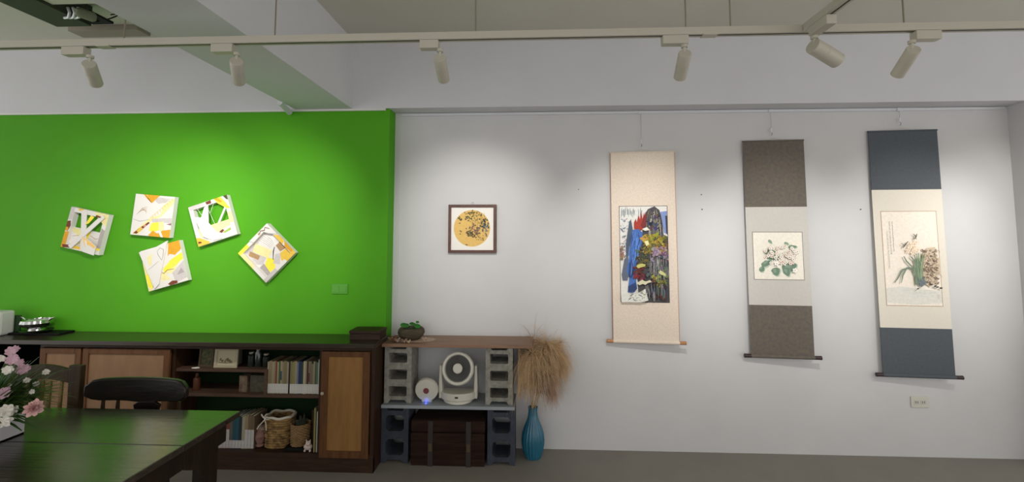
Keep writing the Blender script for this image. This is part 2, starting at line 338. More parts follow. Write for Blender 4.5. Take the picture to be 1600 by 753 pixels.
cv = Canvas(.306, .306, 0, .153, -.0502); cv.stroke((120, 110, 100), [(.44, .12), (.52, .06), (.6, .12), (.56, .26), (.5, .36)], 0.0018); cv.stroke((120, 110, 100), [(.44, .12), (.44, .2), (.5, .36)], 0.0016); cv.stroke(GR, [(.12, .5), (.3, .42), (.42, .36)], 0.0020)
cv.poly(CR, [(.16, .2), (.3, .14), (.22, .42), (.17, .4)]); cv.done('flap_colours', t)
# D
t = piece(-2.369, 1.664, 18, 'collage with an open framed top half strung with fine white threads'); frame4(t, .1)
b = B(); quad(b, .1, .58, .9, .9, -.03, -.008); part('panel', b, M_art, t)
b = B(); b.prism([((u - .5) * .306, (.5 - v) * .306) for u, v in ((.1, .28), (.26, .34), (.40, .12), (.50, .1), (.40, .52), (.52, .75), (.62, .98), (.4, .97), (.18, .8))], -.046, -.0405); part('curved_flap', b, M_art, t)
b = B(); strip(b, (.88, .28), (.62, .6), .014, -.038, -.032); part('strip', b, M_art, t)
b = B()
for a_, c_ in (((.2, .1), (.3, .38)), ((.46, .2), (.52, .58)), ((.62, .1), (.48, .3)), ((.84, .3), (.64, .56))): strip(b, a_, c_, .0018, -.036, -.0345)
part('thread', b, M_paper, t)
cv = Canvas(.306, .306, 0, .153, -.0402)
cv.poly(YE, [(.66, 0), (.84, 0), (.94, .2), (1, .34), (.92, .32), (.72, .12)]); cv.poly(OR, [(.66, 0), (.76, 0), (.86, .12), (.8, .14)]); cv.poly(RB, [(.44, .01), (.58, 0), (.58, .08), (.46, .08)]); cv.poly((70, 70, 40), [(.9, 0), (1, 0), (1, .12), (.96, .1)]); cv.poly(LG, [(0, 0), (.4, 0), (.4, .08), (.02, .1)])
cv.poly(YB, [(0, .78), (.08, .8), (.3, .96), (.3, 1), (0, 1)]); cv.poly(RB, [(.02, .88), (.1, .9), (.1, .94), (.02, .93)]); cv.poly(CR, [(.9, .4), (1, .42), (1, .7), (.9, .66)]); cv.done('frame_colours', t)
cv = Canvas(.306, .306, 0, .153, -.0302); cv.poly((248, 240, 160), [(.1, .58), (.9, .58), (.9, .72), (.5, .8), (.1, .8)]); cv.poly(RB, [(.56, .8), (.66, .76), (.7, .8), (.62, .85)]); cv.poly((150, 180, 70), [(.64, .84), (.86, .78), (.86, .84), (.7, .87)]); cv.done('panel_colours', t)
# E
t = piece(-1.949, 1.428, 45.8, 'rightmost collage, a frame hung as a diamond with paper pieces inside'); frame4(t, .09)
b = B(); quad(b, .09, .09, .91, .91, -.014, -.004); part('panel', b, M_art, t)
cv = Canvas(.306, .306, 0, .153, -.0142)
cv.poly(LG, [(.1, .1), (.4, .1), (.5, .5), (.2, .6), (.1, .5)]); cv.poly(BR_, [(.1, .2), (.2, .14), (.3, .4), (.2, .44)]); cv.poly(CR, [(.24, .2), (.42, .1), (.6, .52), (.4, .6)]); cv.poly(WH, [(.5, .1), (.9, .14), (.8, .5), (.62, .4)]); cv.poly(YE, [(.2, .66), (.4, .56), (.5, .72), (.36, .88), (.2, .86)])
cv.poly(BR_, [(.74, .5), (.9, .5), (.88, .72), (.72, .68)]); cv.poly(GR, [(.1, .6), (.24, .6), (.2, .88), (.1, .88)]); cv.poly(YB, [(.6, .84), (.7, .7), (.9, .74), (.9, .9), (.6, .9)]); cv.stroke((60, 50, 40), [(.46, .7), (.6, .56), (.7, .5)], .004); cv.poly(LG, [(.4, .76), (.6, .64), (.7, .72), (.5, .9)])
for q in range(5): cv.stroke(GR, [(.54 + q * .05, .12), (.6 + q * .04, .3), (.62 + q * .03, .44)], 0.0014)
cv.done('panel_colours', t)
b = B(); b.prism([((u - .5) * .306, (.5 - v) * .306) for u, v in ((0, 0), (.0, .62), (.2, .3), (.34, .12), (.5, .09), (.5, .0))][::-1], -.05, -.0405)
part('corner_flap', B().prism([((u - .5) * .306, (.5 - v) * .306) for u, v in ((.4, .0), (1, 0), (1, .36), (.86, .2), (.8, .09), (.46, .10))], -.048, -.0405), M_art, t)
cv = Canvas(.306, .306, 0, .153, -.0402); cv.poly(CR, [(0, .1), (.09, .1), (.09, .5), (0, .56)]); cv.poly(YE, [(0, 0), (.3, 0), (.3, .09), (0, .09)]); cv.poly(OR, [(.91, .7), (1, .6), (1, 1), (.93, .98)]); cv.poly(YB, [(.91, .3), (1, .4), (1, .6), (.91, .62)]); cv.poly(YB, [(.7, .91), (1, .91), (1, 1), (.72, 1)]); cv.poly(LG, [(0, .91), (.4, .91), (.4, 1), (0, 1)]); cv.done('frame_colours', t)
cv = Canvas(.306, .306, 0, .153, -.0482); cv.stroke(RB, [(.7, .06), (.76, .02), (.84, .08), (.9, .04), (.96, .14)], .004); cv.poly(BR_, [(.66, .03), (.72, .02), (.72, .07), (.66, .07)]); cv.done('flap_colours', t)

# switch plate on the green wall
t = thing('light_switch', 'green painted double switch plate on the green wall', 'switch', (-1.414, -.15, 1.166))
M_sw = mat('switch_green', (84, 160, 44), .45)
part('plate', B().box(-.060, .060, -.009, 0, -.036, .036), M_sw, t, bev=.003)
part('rocker', B().box(-.05, -.004, -.012, -.0092, -.024, .024), M_sw, t, bev=.001); part('rocker', B().box(.006, .05, -.012, -.0092, -.024, .024), M_sw, t, bev=.001)

# ------------------------------------------------------------------ square framed picture
t = thing('framed_picture', 'small square picture in a dark brown frame with a gold round flower painting', 'picture', (-.461, -.004, 1.607))
b = B(); a, wd = .183, .022
b.box(-a, a, -.024, 0, a - wd, a).box(-a, a, -.024, 0, -a, -a + wd).box(-a, -a + wd, -.024, 0, -a + wd, a - wd).box(a - wd, a, -.024, 0, -a + wd, a - wd)
part('frame', b, M_dkbrown, t, bev=.002)
part('mat_board', B().box(-a + wd, a - wd, -.014, -.004, -a + wd, a - wd), M_paper, t)
part('hanger', B().tube([(-.006, -.004, a), (-.008, -.004, a + .014), (0, -.004, a + .02), (.008, -.004, a + .014), (.006, -.004, a)], .002, 6), M_steel, t)
W = 2 * (a - wd); cv = Canvas(W, W, 0, W / 2, -.0141)
cv.poly((226, 186, 106), [(.49 + .43 * math.cos(q / 24 * math.pi), .49 + .43 * math.sin(q / 24 * math.pi)) for q in range(48)])
def inside(u, v): return math.hypot(u - .49, v - .49) < .42
for c_, n_, u0, v0, su, sv, s_ in (((76, 84, 56), 26, .40, .22, .08, .07, .018), ((60, 66, 56), 34, .78, .38, .05, .12, .02), ((98, 112, 120), 26, .82, .45, .06, .1, .018), ((128, 96, 86), 26, .58, .5, .1, .07, .022),
        ((70, 76, 50), 20, .42, .6, .05, .04, .018), ((90, 70, 50), 16, .57, .65, .05, .04, .016), ((110, 100, 50), 26, .5, .12, .14, .03, .014), ((80, 80, 50), 10, .2, .24, .03, .05, .016), ((90, 80, 60), 12, .66, .7, .06, .06, .01), ((110, 110, 70), 26, .66, .3, .12, .12, .011)):
    for q in range(n_):
        u, v = random.gauss(u0, su), random.gauss(v0, sv)
        if inside(u, v): cv.blob(c_, u, v, s_ * random.uniform(.8, 1.7), s_ * .75, 7, .3, random.uniform(0, 3))
for u, v in ((.22, .55), (.22, .62), (.24, .57), (.2, .37), (.36, .87), (.38, .88), (.76, .72), (.76, .76)): cv.blob((90, 60, 40), u, v, .02, .009, 7, .3)
for q in range(7): u = random.uniform(.45, .8); cv.stroke((90, 80, 56), [(u, .12), (u + .03, .3), (u + random.uniform(-.06, .06), .55)], .0008)
cv.done('painting', t)

# ------------------------------------------------------------------ hanging scrolls
def scroll(name_label, x, ztop, wid, hgt, bands, paint, psize, knob_m, knob_r, edge, painter, twist=-.085, ybase=-.035, border=None):
    t = thing('hanging_scroll', name_label, 'scroll', (x, ybase, ztop), 'hanging painting scrolls', (-.010, 0, twist))
    h = wid / 2
    for nm, z0, z1, m, lb in bands:
        part(nm, B().box(-h, h, -.0012, .0012, -z1, -z0), m, t, lb)
    if edge:
        for s_ in (-1, 1): part('edge_trim', B().box(s_ * h - .002, s_ * h + .002, -.002, .002, -hgt, 0), edge, t)
    part('top_rod', B().tube([(-h - .002, 0, 0), (h + .002, 0, 0)], .006, 10), bands[0][3], t)
    part('hanging_cord', B().tube([(-h * .35, 0, .004), (-.02, 0, .022), (0, 0, .026), (.02, 0, .022), (h * .35, 0, .004)], .0016, 6), M_book, t)
    rl = part('bottom_roller', B().tube([(-h, 0, -hgt), (h, 0, -hgt)], .0135, 20), bands[-1][3], t, smooth=True)
    for s_ in (-1, 1):
        part('roller_knob', B().tube([(s_ * h, 0, -hgt), (s_ * (h + .03), 0, -hgt), (s_ * (h + .045), 0, -hgt), (s_ * (h + .047), 0, -hgt)], [knob_r * .92, knob_r * .92, knob_r, knob_r * .8], 20), knob_m, t, smooth=True)
    u0, v0 = paint; pw, ph = psize
    if border: part('painting_border', B().box(u0 - pw / 2 - .004, u0 + pw / 2 + .004, -.0016, -.0013, -v0 - ph - .004, -v0 + .004), border, t)
    part('painting_paper', B().box(u0 - pw / 2, u0 + pw / 2, -.0021, -.0017, -v0 - ph, -v0), M_paper, t)
    cv = Canvas(pw, ph, u0, -v0, -.0022); painter(cv); cv.done('painting', t)
    return t
def hanger(x, z, label):
    o = thing('hanging_wire', label, 'wire', (x, -.02, 2.49), 'picture rail wires')
    part('cable', B().tube([(0, 0, 0), (0, 0, z - 2.49 + .05)], .0013, 6), M_steel, o)
    part('rail_clip', B().box(-.014, .014, -.004, .006, -.012, .010), M_alu, o)
    part('adjuster', B().tube([(0, 0, z - 2.49 + .075), (0, 0, z - 2.49 + .04)], .006, 10), M_alu, o, smooth=True)
    zz = z - 2.49; part('hook', B().tube([(0, 0, zz + .045), (0, -.008, zz + .036), (0, -.01, zz + .026), (0, -.004, zz + .02), (0, .004, zz + .024)], .0022, 8), M_steel, o, smooth=True)
rnd = random
def splatter(cv, cols, n, u0, u1, v0, v1, s0, s1, asp=1):
    for q in range(n * 3):
        s_ = rnd.uniform(s0, s1) * (1 if q < n * .8 else .42); c_ = rnd.choice(cols); c_ = tuple(max(0, min(255, v + (rnd.randint(0, 3) * 10 - 15))) for v in c_)
        cv.blob(c_, rnd.uniform(u0, u1), rnd.uniform(v0, v1), s_, s_ * .5 * asp * rnd.uniform(.6, 1.5), 15, .4, rnd.uniform(-.5, .5))
def paint1(cv):
    cv.poly((226, 224, 218), [(0, 0), (1, 0), (1, 1), (0, 1)])
    for q in range(26):
        u = rnd.uniform(.02, .48); v = rnd.uniform(.08, .13); cv.stroke((150, 158, 160), [(u, v), (u + rnd.uniform(-.01, .01), v - .05), (u, v - rnd.uniform(.05, .09))], .003)
    splatter(cv, [(170, 176, 178), (196, 196, 190), (110, 116, 126)], 26, .02, .28, .13, .5, .015, .05, .4)
    # dark hill on the right
    cv.poly((72, 70, 74), [(.5, .22), (.52, .1), (.6, .03), (.74, .0), (.84, .04), (.9, .14), (.92, .3), (1, .32), (1, 1), (.5, 1), (.36, .9), (.34, .5)])
    cv.poly((128, 146, 196), [(.86, .06), (1, .05), (1, .3), (.93, .28)]); cv.poly((52, 62, 82), [(.96, .1), (1, .1), (1, .3), (.97, .28)])
    for q in range(46):
        u = rnd.uniform(.54, .9); v = rnd.uniform(.03, .16); c_ = rnd.choice([(104, 104, 104), (150, 140, 90), (100, 110, 146), (84, 76, 80), (44, 42, 48), (184, 178, 168)])
        k = (u - .72) * .35; cv.stroke(c_, [(u - k, v), (u, v + .08), (u + k * .4, v + .2)], rnd.uniform(.0008, .003))
    splatter(cv, [(60, 66, 110), (30, 30, 40), (90, 80, 60)], 26, .55, .88, .04, .26, .015, .04, .9)
    # red flames
    cv.poly((166, 54, 42), [(.3, .24), (.3, .17), (.34, .13), (.36, .17), (.4, .09), (.43, .14), (.45, .06), (.48, .13), (.5, .1), (.52, .06), (.53, .14), (.5, .24), (.42, .26)])
    cv.poly((120, 44, 44), [(.44, .2), (.56, .05), (.56, .2), (.48, .24)])
    # blue waterfall
    cv.poly((74, 88, 108), [(.2, .16), (.24, .14), (.28, .28), (.2, .5), (.12, .56), (.12, .4)]); cv.poly((96, 104, 120), [(.02, .72), (.08, .56), (.16, .52), (.2, .66), (.14, .78), (.04, .78)])
    cv.poly((70, 108, 178), [(.27, .25), (.4, .24), (.48, .28), (.46, .38), (.4, .48), (.34, .6), (.3, .72), (.34, .86), (.24, .91), (.14, .9), (.18, .74), (.12, .68), (.2, .5), (.24, .34)])
    cv.poly((84, 134, 214), [(.3, .34), (.42, .32), (.4, .44), (.32, .52), (.26, .5)]); cv.poly((40, 66, 120), [(.18, .6), (.24, .56), (.3, .68), (.22, .76), (.16, .74)]); cv.poly((46, 64, 108), [(.15, .84), (.3, .8), (.34, .86), (.28, .9), (.15, .9)])
    for q in range(60): u = rnd.uniform(.19, .42); v = rnd.uniform(.26, .74); cv.stroke(rnd.choice([(50, 84, 160), (110, 150, 216), (36, 54, 96)]), [(u, v), (u - .01, v + .05), (u - .03, v + .1)], .0016)
    splatter(cv, [(150, 110, 96), (120, 96, 90)], 8, .01, .1, .42, .56, .02, .05, 1)
    # ochre and yellow trees
    splatter(cv, [(160, 140, 44), (176, 156, 60), (132, 114, 40), (96, 92, 40)], 44, .5, .96, .3, .5, .03, .08, .7)
    splatter(cv, [(84, 88, 44), (110, 104, 50), (60, 60, 44)], 26, .34, .6, .44, .66, .025, .05, .6)
    splatter(cv, [(150, 124, 146), (122, 92, 112), (170, 150, 160)], 26, .66, 1, .42, .58, .015, .05, .7)
    splatter(cv, [(120, 44, 44), (96, 36, 40), (70, 34, 40)], 18, .28, .48, .63, .76, .03, .06, .6)
    splatter(cv, [(90, 48, 44), (70, 44, 50)], 16, .6, .92, .78, .95, .03, .07, .6)
    splatter(cv, [(150, 152, 60), (120, 130, 50), (96, 110, 50)], 26, .66, .96, .64, .84, .02, .05, .6)
    splatter(cv, [(70, 80, 74), (84, 92, 92), (60, 60, 68)], 26, .55, 1, .52, .72, .02, .06, .8)
    cv.poly((196, 192, 110), [(.32, .63), (.36, .61), (.44, .6), (.52, .61), (.50, .63), (.42, .64), (.36, .65)]); cv.poly((214, 208, 176), [(.32, .8), (.38, .785), (.44, .765), (.48, .78), (.52, .785), (.6, .77), (.64, .79), (.56, .80), (.5, .82), (.45, .81), (.38, .825)]); cv.poly((232, 226, 170), [(.5, .37), (.58, .36), (.6, .4), (.54, .42)]); cv.poly((206, 204, 130), [(.78, .69), (.82, .665), (.86, .68), (.92, .7), (.93, .73), (.88, .72), (.82, .71)])
    cv.poly((232, 226, 210), [(.46, .24), (.56, .22), (.62, .25), (.52, .26)])
    for q in range(34): u = rnd.uniform(.6, .98); v = rnd.uniform(.5, .7); cv.stroke((196, 192, 196), [(u, v), (u + .005, v + .05), (u - .004, v + .1)], .0008)
    for q in range(30): u = rnd.uniform(.5, .98); v = rnd.uniform(.8, .9); cv.stroke(rnd.choice([(60, 64, 80), (104, 116, 136), (140, 140, 136), (84, 92, 84)]), [(u, v), (u + .01, v + .05), (u, v + .1)], .003)
    cv.poly((222, 222, 214), [(0, .92), (.3, .92), (.5, .86), (.56, .98), (.4, 1), (0, 1)]); splatter(cv, [(120, 124, 110), (84, 80, 70), (160, 160, 130)], 26, .16, .56, .88, .98, .01, .04, .3)
def leafshape(cv, c, u, v, l, w_, a):
    asp = cv.w / cv.h; p = []
    for q in range(12):
        g_ = 2 * math.pi * q / 12; x = l * math.cos(g_); y = w_ * math.sin(g_) * (1 - .4 * math.cos(g_)) * rnd.uniform(.85, 1.15)
        p.append((u + x * math.cos(a) - y * math.sin(a), v + (x * math.sin(a) + y * math.cos(a)) * asp))
    cv.poly(c, p)
def paint2(cv):
    cv.poly((234, 228, 214), [(0, 0), (1, 0), (1, 1), (0, 1)])
    G = [(108, 134, 114), (134, 156, 136), (150, 168, 146)]
    for u, v, l, w_, a in ((.38, .48, .15, .11, .3), (.46, .56, .08, .07, .9), (.26, .66, .12, .06, -.5), (.16, .78, .07, .05, -1), (.44, .84, .09, .08, 1.3), (.72, .74, .16, .11, -.4), (.66, .84, .1, .07, 1.2), (.35, .2, .05, .03, .9), (.68, .24, .05, .03, .2), (.8, .31, .09, .04, -.1)):
        leafshape(cv, (186, 198, 178), u + .012, v + .015, l * 1.08, w_ * 1.1, a); leafshape(cv, G[0] if l > .06 else G[1], u, v, l, w_, a); leafshape(cv, G[1], u - .02, v - .02, l * .5, w_ * .4, a)
    for q in range(70):
        u = rnd.uniform(.2, .9); v = rnd.uniform(.26, .72)
        if (u - .55) ** 2 / .12 + (v - .47) ** 2 / .055 > 1: continue
        for k in range(5): g_ = k * 1.256 + q; cv.blob((206, 196, 180), u + .02 * math.cos(g_), v + .02 * math.sin(g_), .020, .016, 7, .15, g_); cv.blob((250, 246, 236) if q % 3 else (246, 228, 216), u + .02 * math.cos(g_), v + .02 * math.sin(g_), .016, .012, 7, .15, g_)
        cv.blob((150, 84, 80), u, v, .012, .012, 6, .2)
    for q in range(24): cv.blob((150, 170, 120), rnd.uniform(.18, .9), rnd.uniform(.26, .6), .01, .006, 6, .3)
    for u, v in ((.8, .8), (.44, .66)):
        for k in range(5): g_ = k * 1.256; cv.blob((246, 242, 234), u + .03 * math.cos(g_), v + .03 * math.sin(g_), .024, .018, 8, .15, g_)
        cv.blob((140, 80, 70), u, v, .01, .01, 6, .2)
def paint3(cv):
    cv.poly((236, 226, 212), [(0, 0), (1, 0), (1, 1), (0, 1)])
    cv.poly((216, 214, 204), [(0, .82), (.3, .80), (.7, .83), (1, .84), (1, .97), (.5, .99), (0, .97)])
    for q in range(16): u = rnd.uniform(.15, .8); v = rnd.uniform(.8, .92); cv.stroke((196, 200, 190), [(u, v), (u + .1, v + .006), (u + .2, v)], .0012)
    for col, (u, v0, v1) in enumerate(((.19, .11, .44), (.135, .11, .46), (.08, .22, .60))):
        v = v0
        while v < v1:                                    # brush inscription, one column of small characters
            for k in range(4): a_ = rnd.choice([(.009, 0), (0, .005), (.006, .004), (-.006, .004)]); uu = u + rnd.uniform(-.006, .006); vv = v + rnd.uniform(-.004, .004); cv.stroke((80, 72, 66), [(uu - a_[0], vv - a_[1]), (uu, vv), (uu + a_[0], vv + a_[1])], .0005)
            v += .0165
    R_ = [(160, 138, 116), (138, 116, 98), (188, 168, 144), (120, 102, 88), (206, 186, 162)]
    cv.poly((204, 186, 162), [(.68, .46), (.78, .39), (.92, .38), (.96, .42), (.9, .48), (1.0, .5), (1.0, .66), (.92, .68), (.9, .76), (.78, .8), (.68, .76), (.68, .62), (.66, .54)])
    for q in range(170):
        u = rnd.uniform(.69, .94); v = rnd.uniform(.41, .77); cv.blob(rnd.choice(R_), u, v, rnd.uniform(.008, .03), rnd.uniform(.004, .012), 12, .4, rnd.uniform(-.6, .6))
    for q in range(24): u = rnd.uniform(.68, .95); v = rnd.uniform(.4, .74); cv.stroke((104, 88, 76), [(u, v), (u + .015, v - .008), (u + .035, v - .006), (u + .045, v + .008), (u + .035, v + .02)], .0009)
    GG = [(130, 150, 116), (158, 174, 140), (108, 130, 104)]
    for q in range(17):
        b0 = rnd.uniform(.52, .66); cv.stroke(rnd.choice(GG), [(b0, .78), (b0 + rnd.uniform(-.03, .03), .62), (b0 + rnd.uniform(-.05, .08), rnd.uniform(.44, .54))], .003)
    for pts in ([(.54, .74), (.5, .62), (.44, .6), (.3, .62), (.22, .7), (.14, .76)], [(.54, .72), (.48, .6), (.38, .6), (.3, .68), (.26, .76)], [(.54, .62), (.46, .58), (.38, .53), (.34, .48)], [(.56, .6), (.52, .52), (.46, .48)]):
        cv.stroke((112, 130, 112), pts, .005)
    for q in range(26): u = rnd.uniform(.56, .72); cv.stroke((108, 118, 124), [(.62, .8), (u, .76), (u + rnd.uniform(-.06, .08), rnd.uniform(.69, .74))], .002)
    for u, v in ((.42, .42), (.5, .35), (.55, .38), (.58, .33), (.5, .44), (.6, .41), (.46, .38), (.54, .42)):
        for k in range(5): g_ = k * 1.256 + u * 9; cv.blob((244, 224, 200), u + .025 * math.cos(g_), v + .014 * math.sin(g_), .022, .009, 8, .2, g_)
        cv.blob((206, 140, 80), u, v, .01, .006, 6, .2)
    cv.stroke((96, 96, 80), [(.54, .3), (.58, .27), (.6, .24)], .004); cv.stroke((96, 96, 80), [(.58, .3), (.57, .26), (.53, .24)], .003); cv.stroke((88, 84, 72), [(.52, .44), (.56, .46), (.62, .44)], .0012)
    cv.stroke((84, 84, 70), [(.33, .39), (.37, .36), (.43, .32)], .004); cv.stroke((84, 84, 70), [(.36, .37), (.32, .345), (.3, .34)], .0018); cv.stroke((84, 84, 70), [(.37, .36), (.42, .36)], .0018)
    for u, v in ((.86, .79), (.9, .8), (.55, .82), (.8, .77), (.96, .81)): cv.blob((40, 38, 36), u, v, .03, .008, 8, .5)
    for q in range(8): cv.stroke((150, 110, 100), [(.88 + (q % 2) * .02, .88 + q * .006), (.905 + (q % 2) * .02, .881 + q * .006)], .0009)
M_silk1 = mat('cream_brocade', (228, 214, 198), .75, c2=(216, 200, 182), scale=90, bump=.1, bscale=200)
M_silk2 = mat('brown_grey_cloth', (92, 88, 84), .8, c2=(110, 100, 86), scale=45, bump=.15, bscale=300)
M_silk2m = mat('pale_grey_silk', (196, 192, 186), .8, var=.03, scale=60)
M_silk3 = mat('slate_blue_cloth', (78, 84, 90), .8, var=.06, scale=60, bump=.1, bscale=300)
M_silk3m = mat('ivory_silk', (220, 213, 199), .8, var=.02, scale=60)
M_edge1 = mat('brown_edge', (176, 132, 104), .7)
M_knob1 = wood('roller_tan_wood', (172, 120, 80), (190, 140, 96), .5, (1, 8, 8)); M_knob2 = mat('roller_dark_wood', (54, 36, 40), .35)
scroll('cream scroll with a blue, red and ochre mountain painting', .818, 2.180, .468, 1.395, [('silk_mount', 0, 1.395, M_silk1, None)], (-.002, .408), (.342, .70), M_knob1, .0135, M_edge1, paint1, border=mat('black_line', (70, 56, 50), .7))
scroll('brown-grey scroll with a small square painting of white blossoms and green leaves', 1.779, 2.258, .425, 1.565,
       [('upper_cloth_band', 0, .492, M_silk2, None), ('middle_silk_band', .492, 1.203, M_silk2m, 'pale grey middle band'), ('lower_cloth_band', 1.203, 1.565, M_silk2, None)], (0, .678), (.336, .340), M_knob2, .015, None, paint2, border=mat('grey_line', (110, 100, 96), .7))
scroll('slate-blue scroll with an ivory middle and an orchid and rock painting with a written column', 2.708, 2.324, .460, 1.752,
       [('upper_cloth_band', 0, .434, M_silk3, None), ('middle_silk_band', .434, 1.422, M_silk3m, 'ivory middle band'), ('lower_cloth_band', 1.422, 1.752, M_silk3, None)], (.002, .594), (.358, .670), M_knob2, .0145, None, paint3, border=mat('tan_line', (170, 140, 110), .7))
hanger(.818, 2.205, 'thin steel wire from the rail holding the cream scroll')
hanger(1.779, 2.283, 'thin steel wire from the rail holding the brown-grey scroll')
hanger(2.708, 2.349, 'thin steel wire from the rail holding the slate-blue scroll')

t = thing('wall_outlet', 'white wall outlet with two sockets low on the wall under the slate-blue scroll', 'outlet', (2.737, 0, .378))
part('plate', B().box(-.060, .060, -.008, 0, -.038, .038), M_plastic, t, bev=.003)
for s_ in (-.023, .023):
    so = part('socket', B().box(s_ - .018, s_ + .018, -.0095, -.0082, -.014, .014), mat('socket_grey', (190, 188, 180), .5), t)
    part('slot', B().box(s_ - .008, s_ - .005, -.0102, -.0096, -.006, .006).box(s_ + .005, s_ + .008, -.0102, -.0096, -.006, .006), M_black, so)

# ------------------------------------------------------------------ concrete block stand
def block(x, y, z, w_, h, holes, m, label, d=.19):
    t = thing('concrete_block', label, 'concrete block', (x, y, z), 'concrete blocks of the shelf stand')
    # front outline with notches on top and bottom, holes cut through
    b = B(); hw = w_ / 2; nh = holes; web = .042; cell = (h - web * (nh + 1) - .02) / nh if nh > 2 else .105
    ys = []; gap = (h - nh * cell) / (nh + 1)
    for i in range(nh): z0 = gap + i * (cell + gap); ys.append((z0, z0 + cell))
    iw = hw * .67; ch = .006 if nh > 2 else .018
    bands = [0] + [(ys[i][1] + ys[i + 1][0]) / 2 for i in range(nh - 1)] + [h]
    nt = .022
    def ring(k):
        z0, z1 = bands[k], bands[k + 1]; a0, a1 = ys[k]
        inn = [(-iw + ch, a0), (iw - ch, a0), (iw, a0 + ch), (iw, a1 - ch), (iw - ch, a1), (-iw + ch, a1), (-iw, a1 - ch), (-iw, a0 + ch)]
        bz = z0 + (nt if k == 0 else 0); tz = z1 - (nt if k == nh - 1 else 0)
        out = [(-iw * .8, bz), (iw * .8, bz), (hw, z0), (hw, z1), (iw * .8, tz), (-iw * .8, tz), (-hw, z1), (-hw, z0)]
        return inn, out, k
    for k in range(nh):
        inn, out, _ = ring(k); vs = []; fs = []
        for yy in (-d / 2, d / 2):
            vs += [(p[0], yy, p[1]) for p in inn] + [(p[0], yy, p[1]) for p in out]
        for i in range(8):
            j = (i + 1) % 8; fs.append((8 + i, 8 + j, j, i)); fs.append((24 + j, 24 + i, 16 + i, 16 + j)); fs.append((i, j, 16 + j, 16 + i))
        for i in range(8):
            j = (i + 1) % 8; s_ = out[i][1], out[j][1]
            side = (i in (2, 6)) or (k == 0 and i in (0, 1, 7)) or (k == nh - 1 and i in (3, 4, 5))
            if side: fs.append((8 + j, 8 + i, 24 + i, 24 + j))
        # end pads of the notches
        b.add(vs, fs)
    for k, zz, dz in ((0, 0, nt), (nh - 1, h, -nt)):
        for s_ in (-1, 1):
            b.prism([(s_ * iw * .8, zz + dz), (s_ * hw, zz), (s_ * (iw * .8 + .016), zz)], -d / 2, d / 2)
    part('block_body', b, m, t)
    return t
block(-.957, -.165, 0, .19, .371, 2, M_concb, 'blue-grey block standing on the floor beside the cabinet')
block(-.222, -.165, 0, .188, .371, 2, M_concb, 'blue-grey block standing on the floor right of the wooden chest')
block(-.945, -.155, .396, .19, .389, 3, M_conc, 'pale grey three-hole block on the grey board at its left end')
block(-.238, -.155, .396, .188, .389, 3, M_conc, 'pale grey three-hole block on the grey board at its right end')
solo('grey_board', B().box(-1.05, -.128, -.285, -.01, .372, .395), M_gboard, 'pale blue-grey board carried by the two lower blocks', 'shelf board', bev=.004)
solo('brown_board', B().box(-1.05, -.006, -.29, -.005, .786, .808), M_board, 'brown wooden board on top of the two pale grey blocks', 'shelf board', bev=.002)

t = thing('wooden_chest', 'dark wooden chest with straps on the floor between the blue-grey blocks', 'chest', (-.59, -.16, 0))
x0, x1 = -.245, .255
part('body', B().box(x0, x1, -.125, .12, 0, .215), M_trunk, t, bev=.004)
b = B()
for q in range(4): b.box(x0 - .003, x1 + .003, -.129, -.1255, .012 + q * .052, .055 + q * .052)
part('slats', b, M_trunk, t, bev=.002)
lid = part('lid', B().box(x0 - .004, x1 + .004, -.13, .122, .219, .30), M_trunk, t, bev=.012)
for xx in (-.112, .148):
    part('strap', B().box(xx - .017, xx + .017, -.1345, -.1302, .0, .296), M_dgrey, t, bev=.001)
    part('buckle', B().box(xx - .012, xx + .012, -.139, -.135, .10, .15), mat('dull_brass', (92, 80, 60), .4, metal=.6), t, bev=.001)
part('handle', B().tube([(x0 - .005, .0 - .04, .13), (x0 - .02, -.03, .12), (x0 - .02, .03, .12), (x0 - .005, .04, .13)], .006, 8), M_dgrey, t)

# fan
t = thing('desk_fan', 'white round-headed air circulator fan in a U-shaped stand', 'fan', (-.53, -.17, .3955))
part('base', B().lathe([(.098, 0), (.104, .006), (.1, .018), (.085, .024)], 40), M_plastic, t, smooth=True)
b = B(); b.prismz([(.125 * math.cos(q / 20 * math.pi) * 1.0, -.095 * math.sin(q / 20 * math.pi)) for q in range(21)] + [(-.125, .05), (.125, .05)], .02, .07)
bh = part('base_housing', b, M_plastic, t, bev=.006)
part('sensor_window', B().box(-.011, .011, -.0985, -.0945, .044, .053), M_black, bh)
for s_ in (-1, 1): part('yoke_arm', B().prism([(s_ * .108, .02), (s_ * .136, .02), (s_ * .138, .10), (s_ * .132, .245), (s_ * .122, .25), (s_ * .116, .24), (s_ * .112, .10)], -.03, .035), M_plastic, t, bev=.006)
FZ = .222; Rt = Matrix.Rotation(math.radians(-12), 3, 'X')
def fanpart(b, c=(0, 0, FZ)): b.v = [tuple(Rt @ Vector(v) + Vector(c)) for v in b.v]; return b
hd = part('fan_housing', fanpart(B().lathe([(.05, -.075), (.09, -.06), (.108, -.02), (.114, .03), (.113, .05), (.106, .058), (.094, .058), (.088, .05), (.086, .04)], 48, axis='y', open_end=True)), M_plastic, t, smooth=True)
hd.data.polygons  # front ring and barrel
fb = B().lathe([(.086, .036), (.0861, .038)], 40, axis='y'); part('fan_blades', fanpart(fb), mat('fan_dark', (96, 96, 94), .6), hd, 'dark recess behind the grille')
b = B()
for q in range(60):
    g_ = 2 * math.pi * q / 60; c_, s_ = math.cos(g_), math.sin(g_); c2, s2 = math.cos(g_ + .25), math.sin(g_ + .25)
    b.tube([(.028 * c_, -.052, .028 * s_), (.06 * math.cos(g_ + .1), -.056, .06 * math.sin(g_ + .1)), (.09 * c2, -.052, .09 * s2)], .0012, 4)
part('grille', fanpart(b), M_grille, hd, 'grey spiral grille')
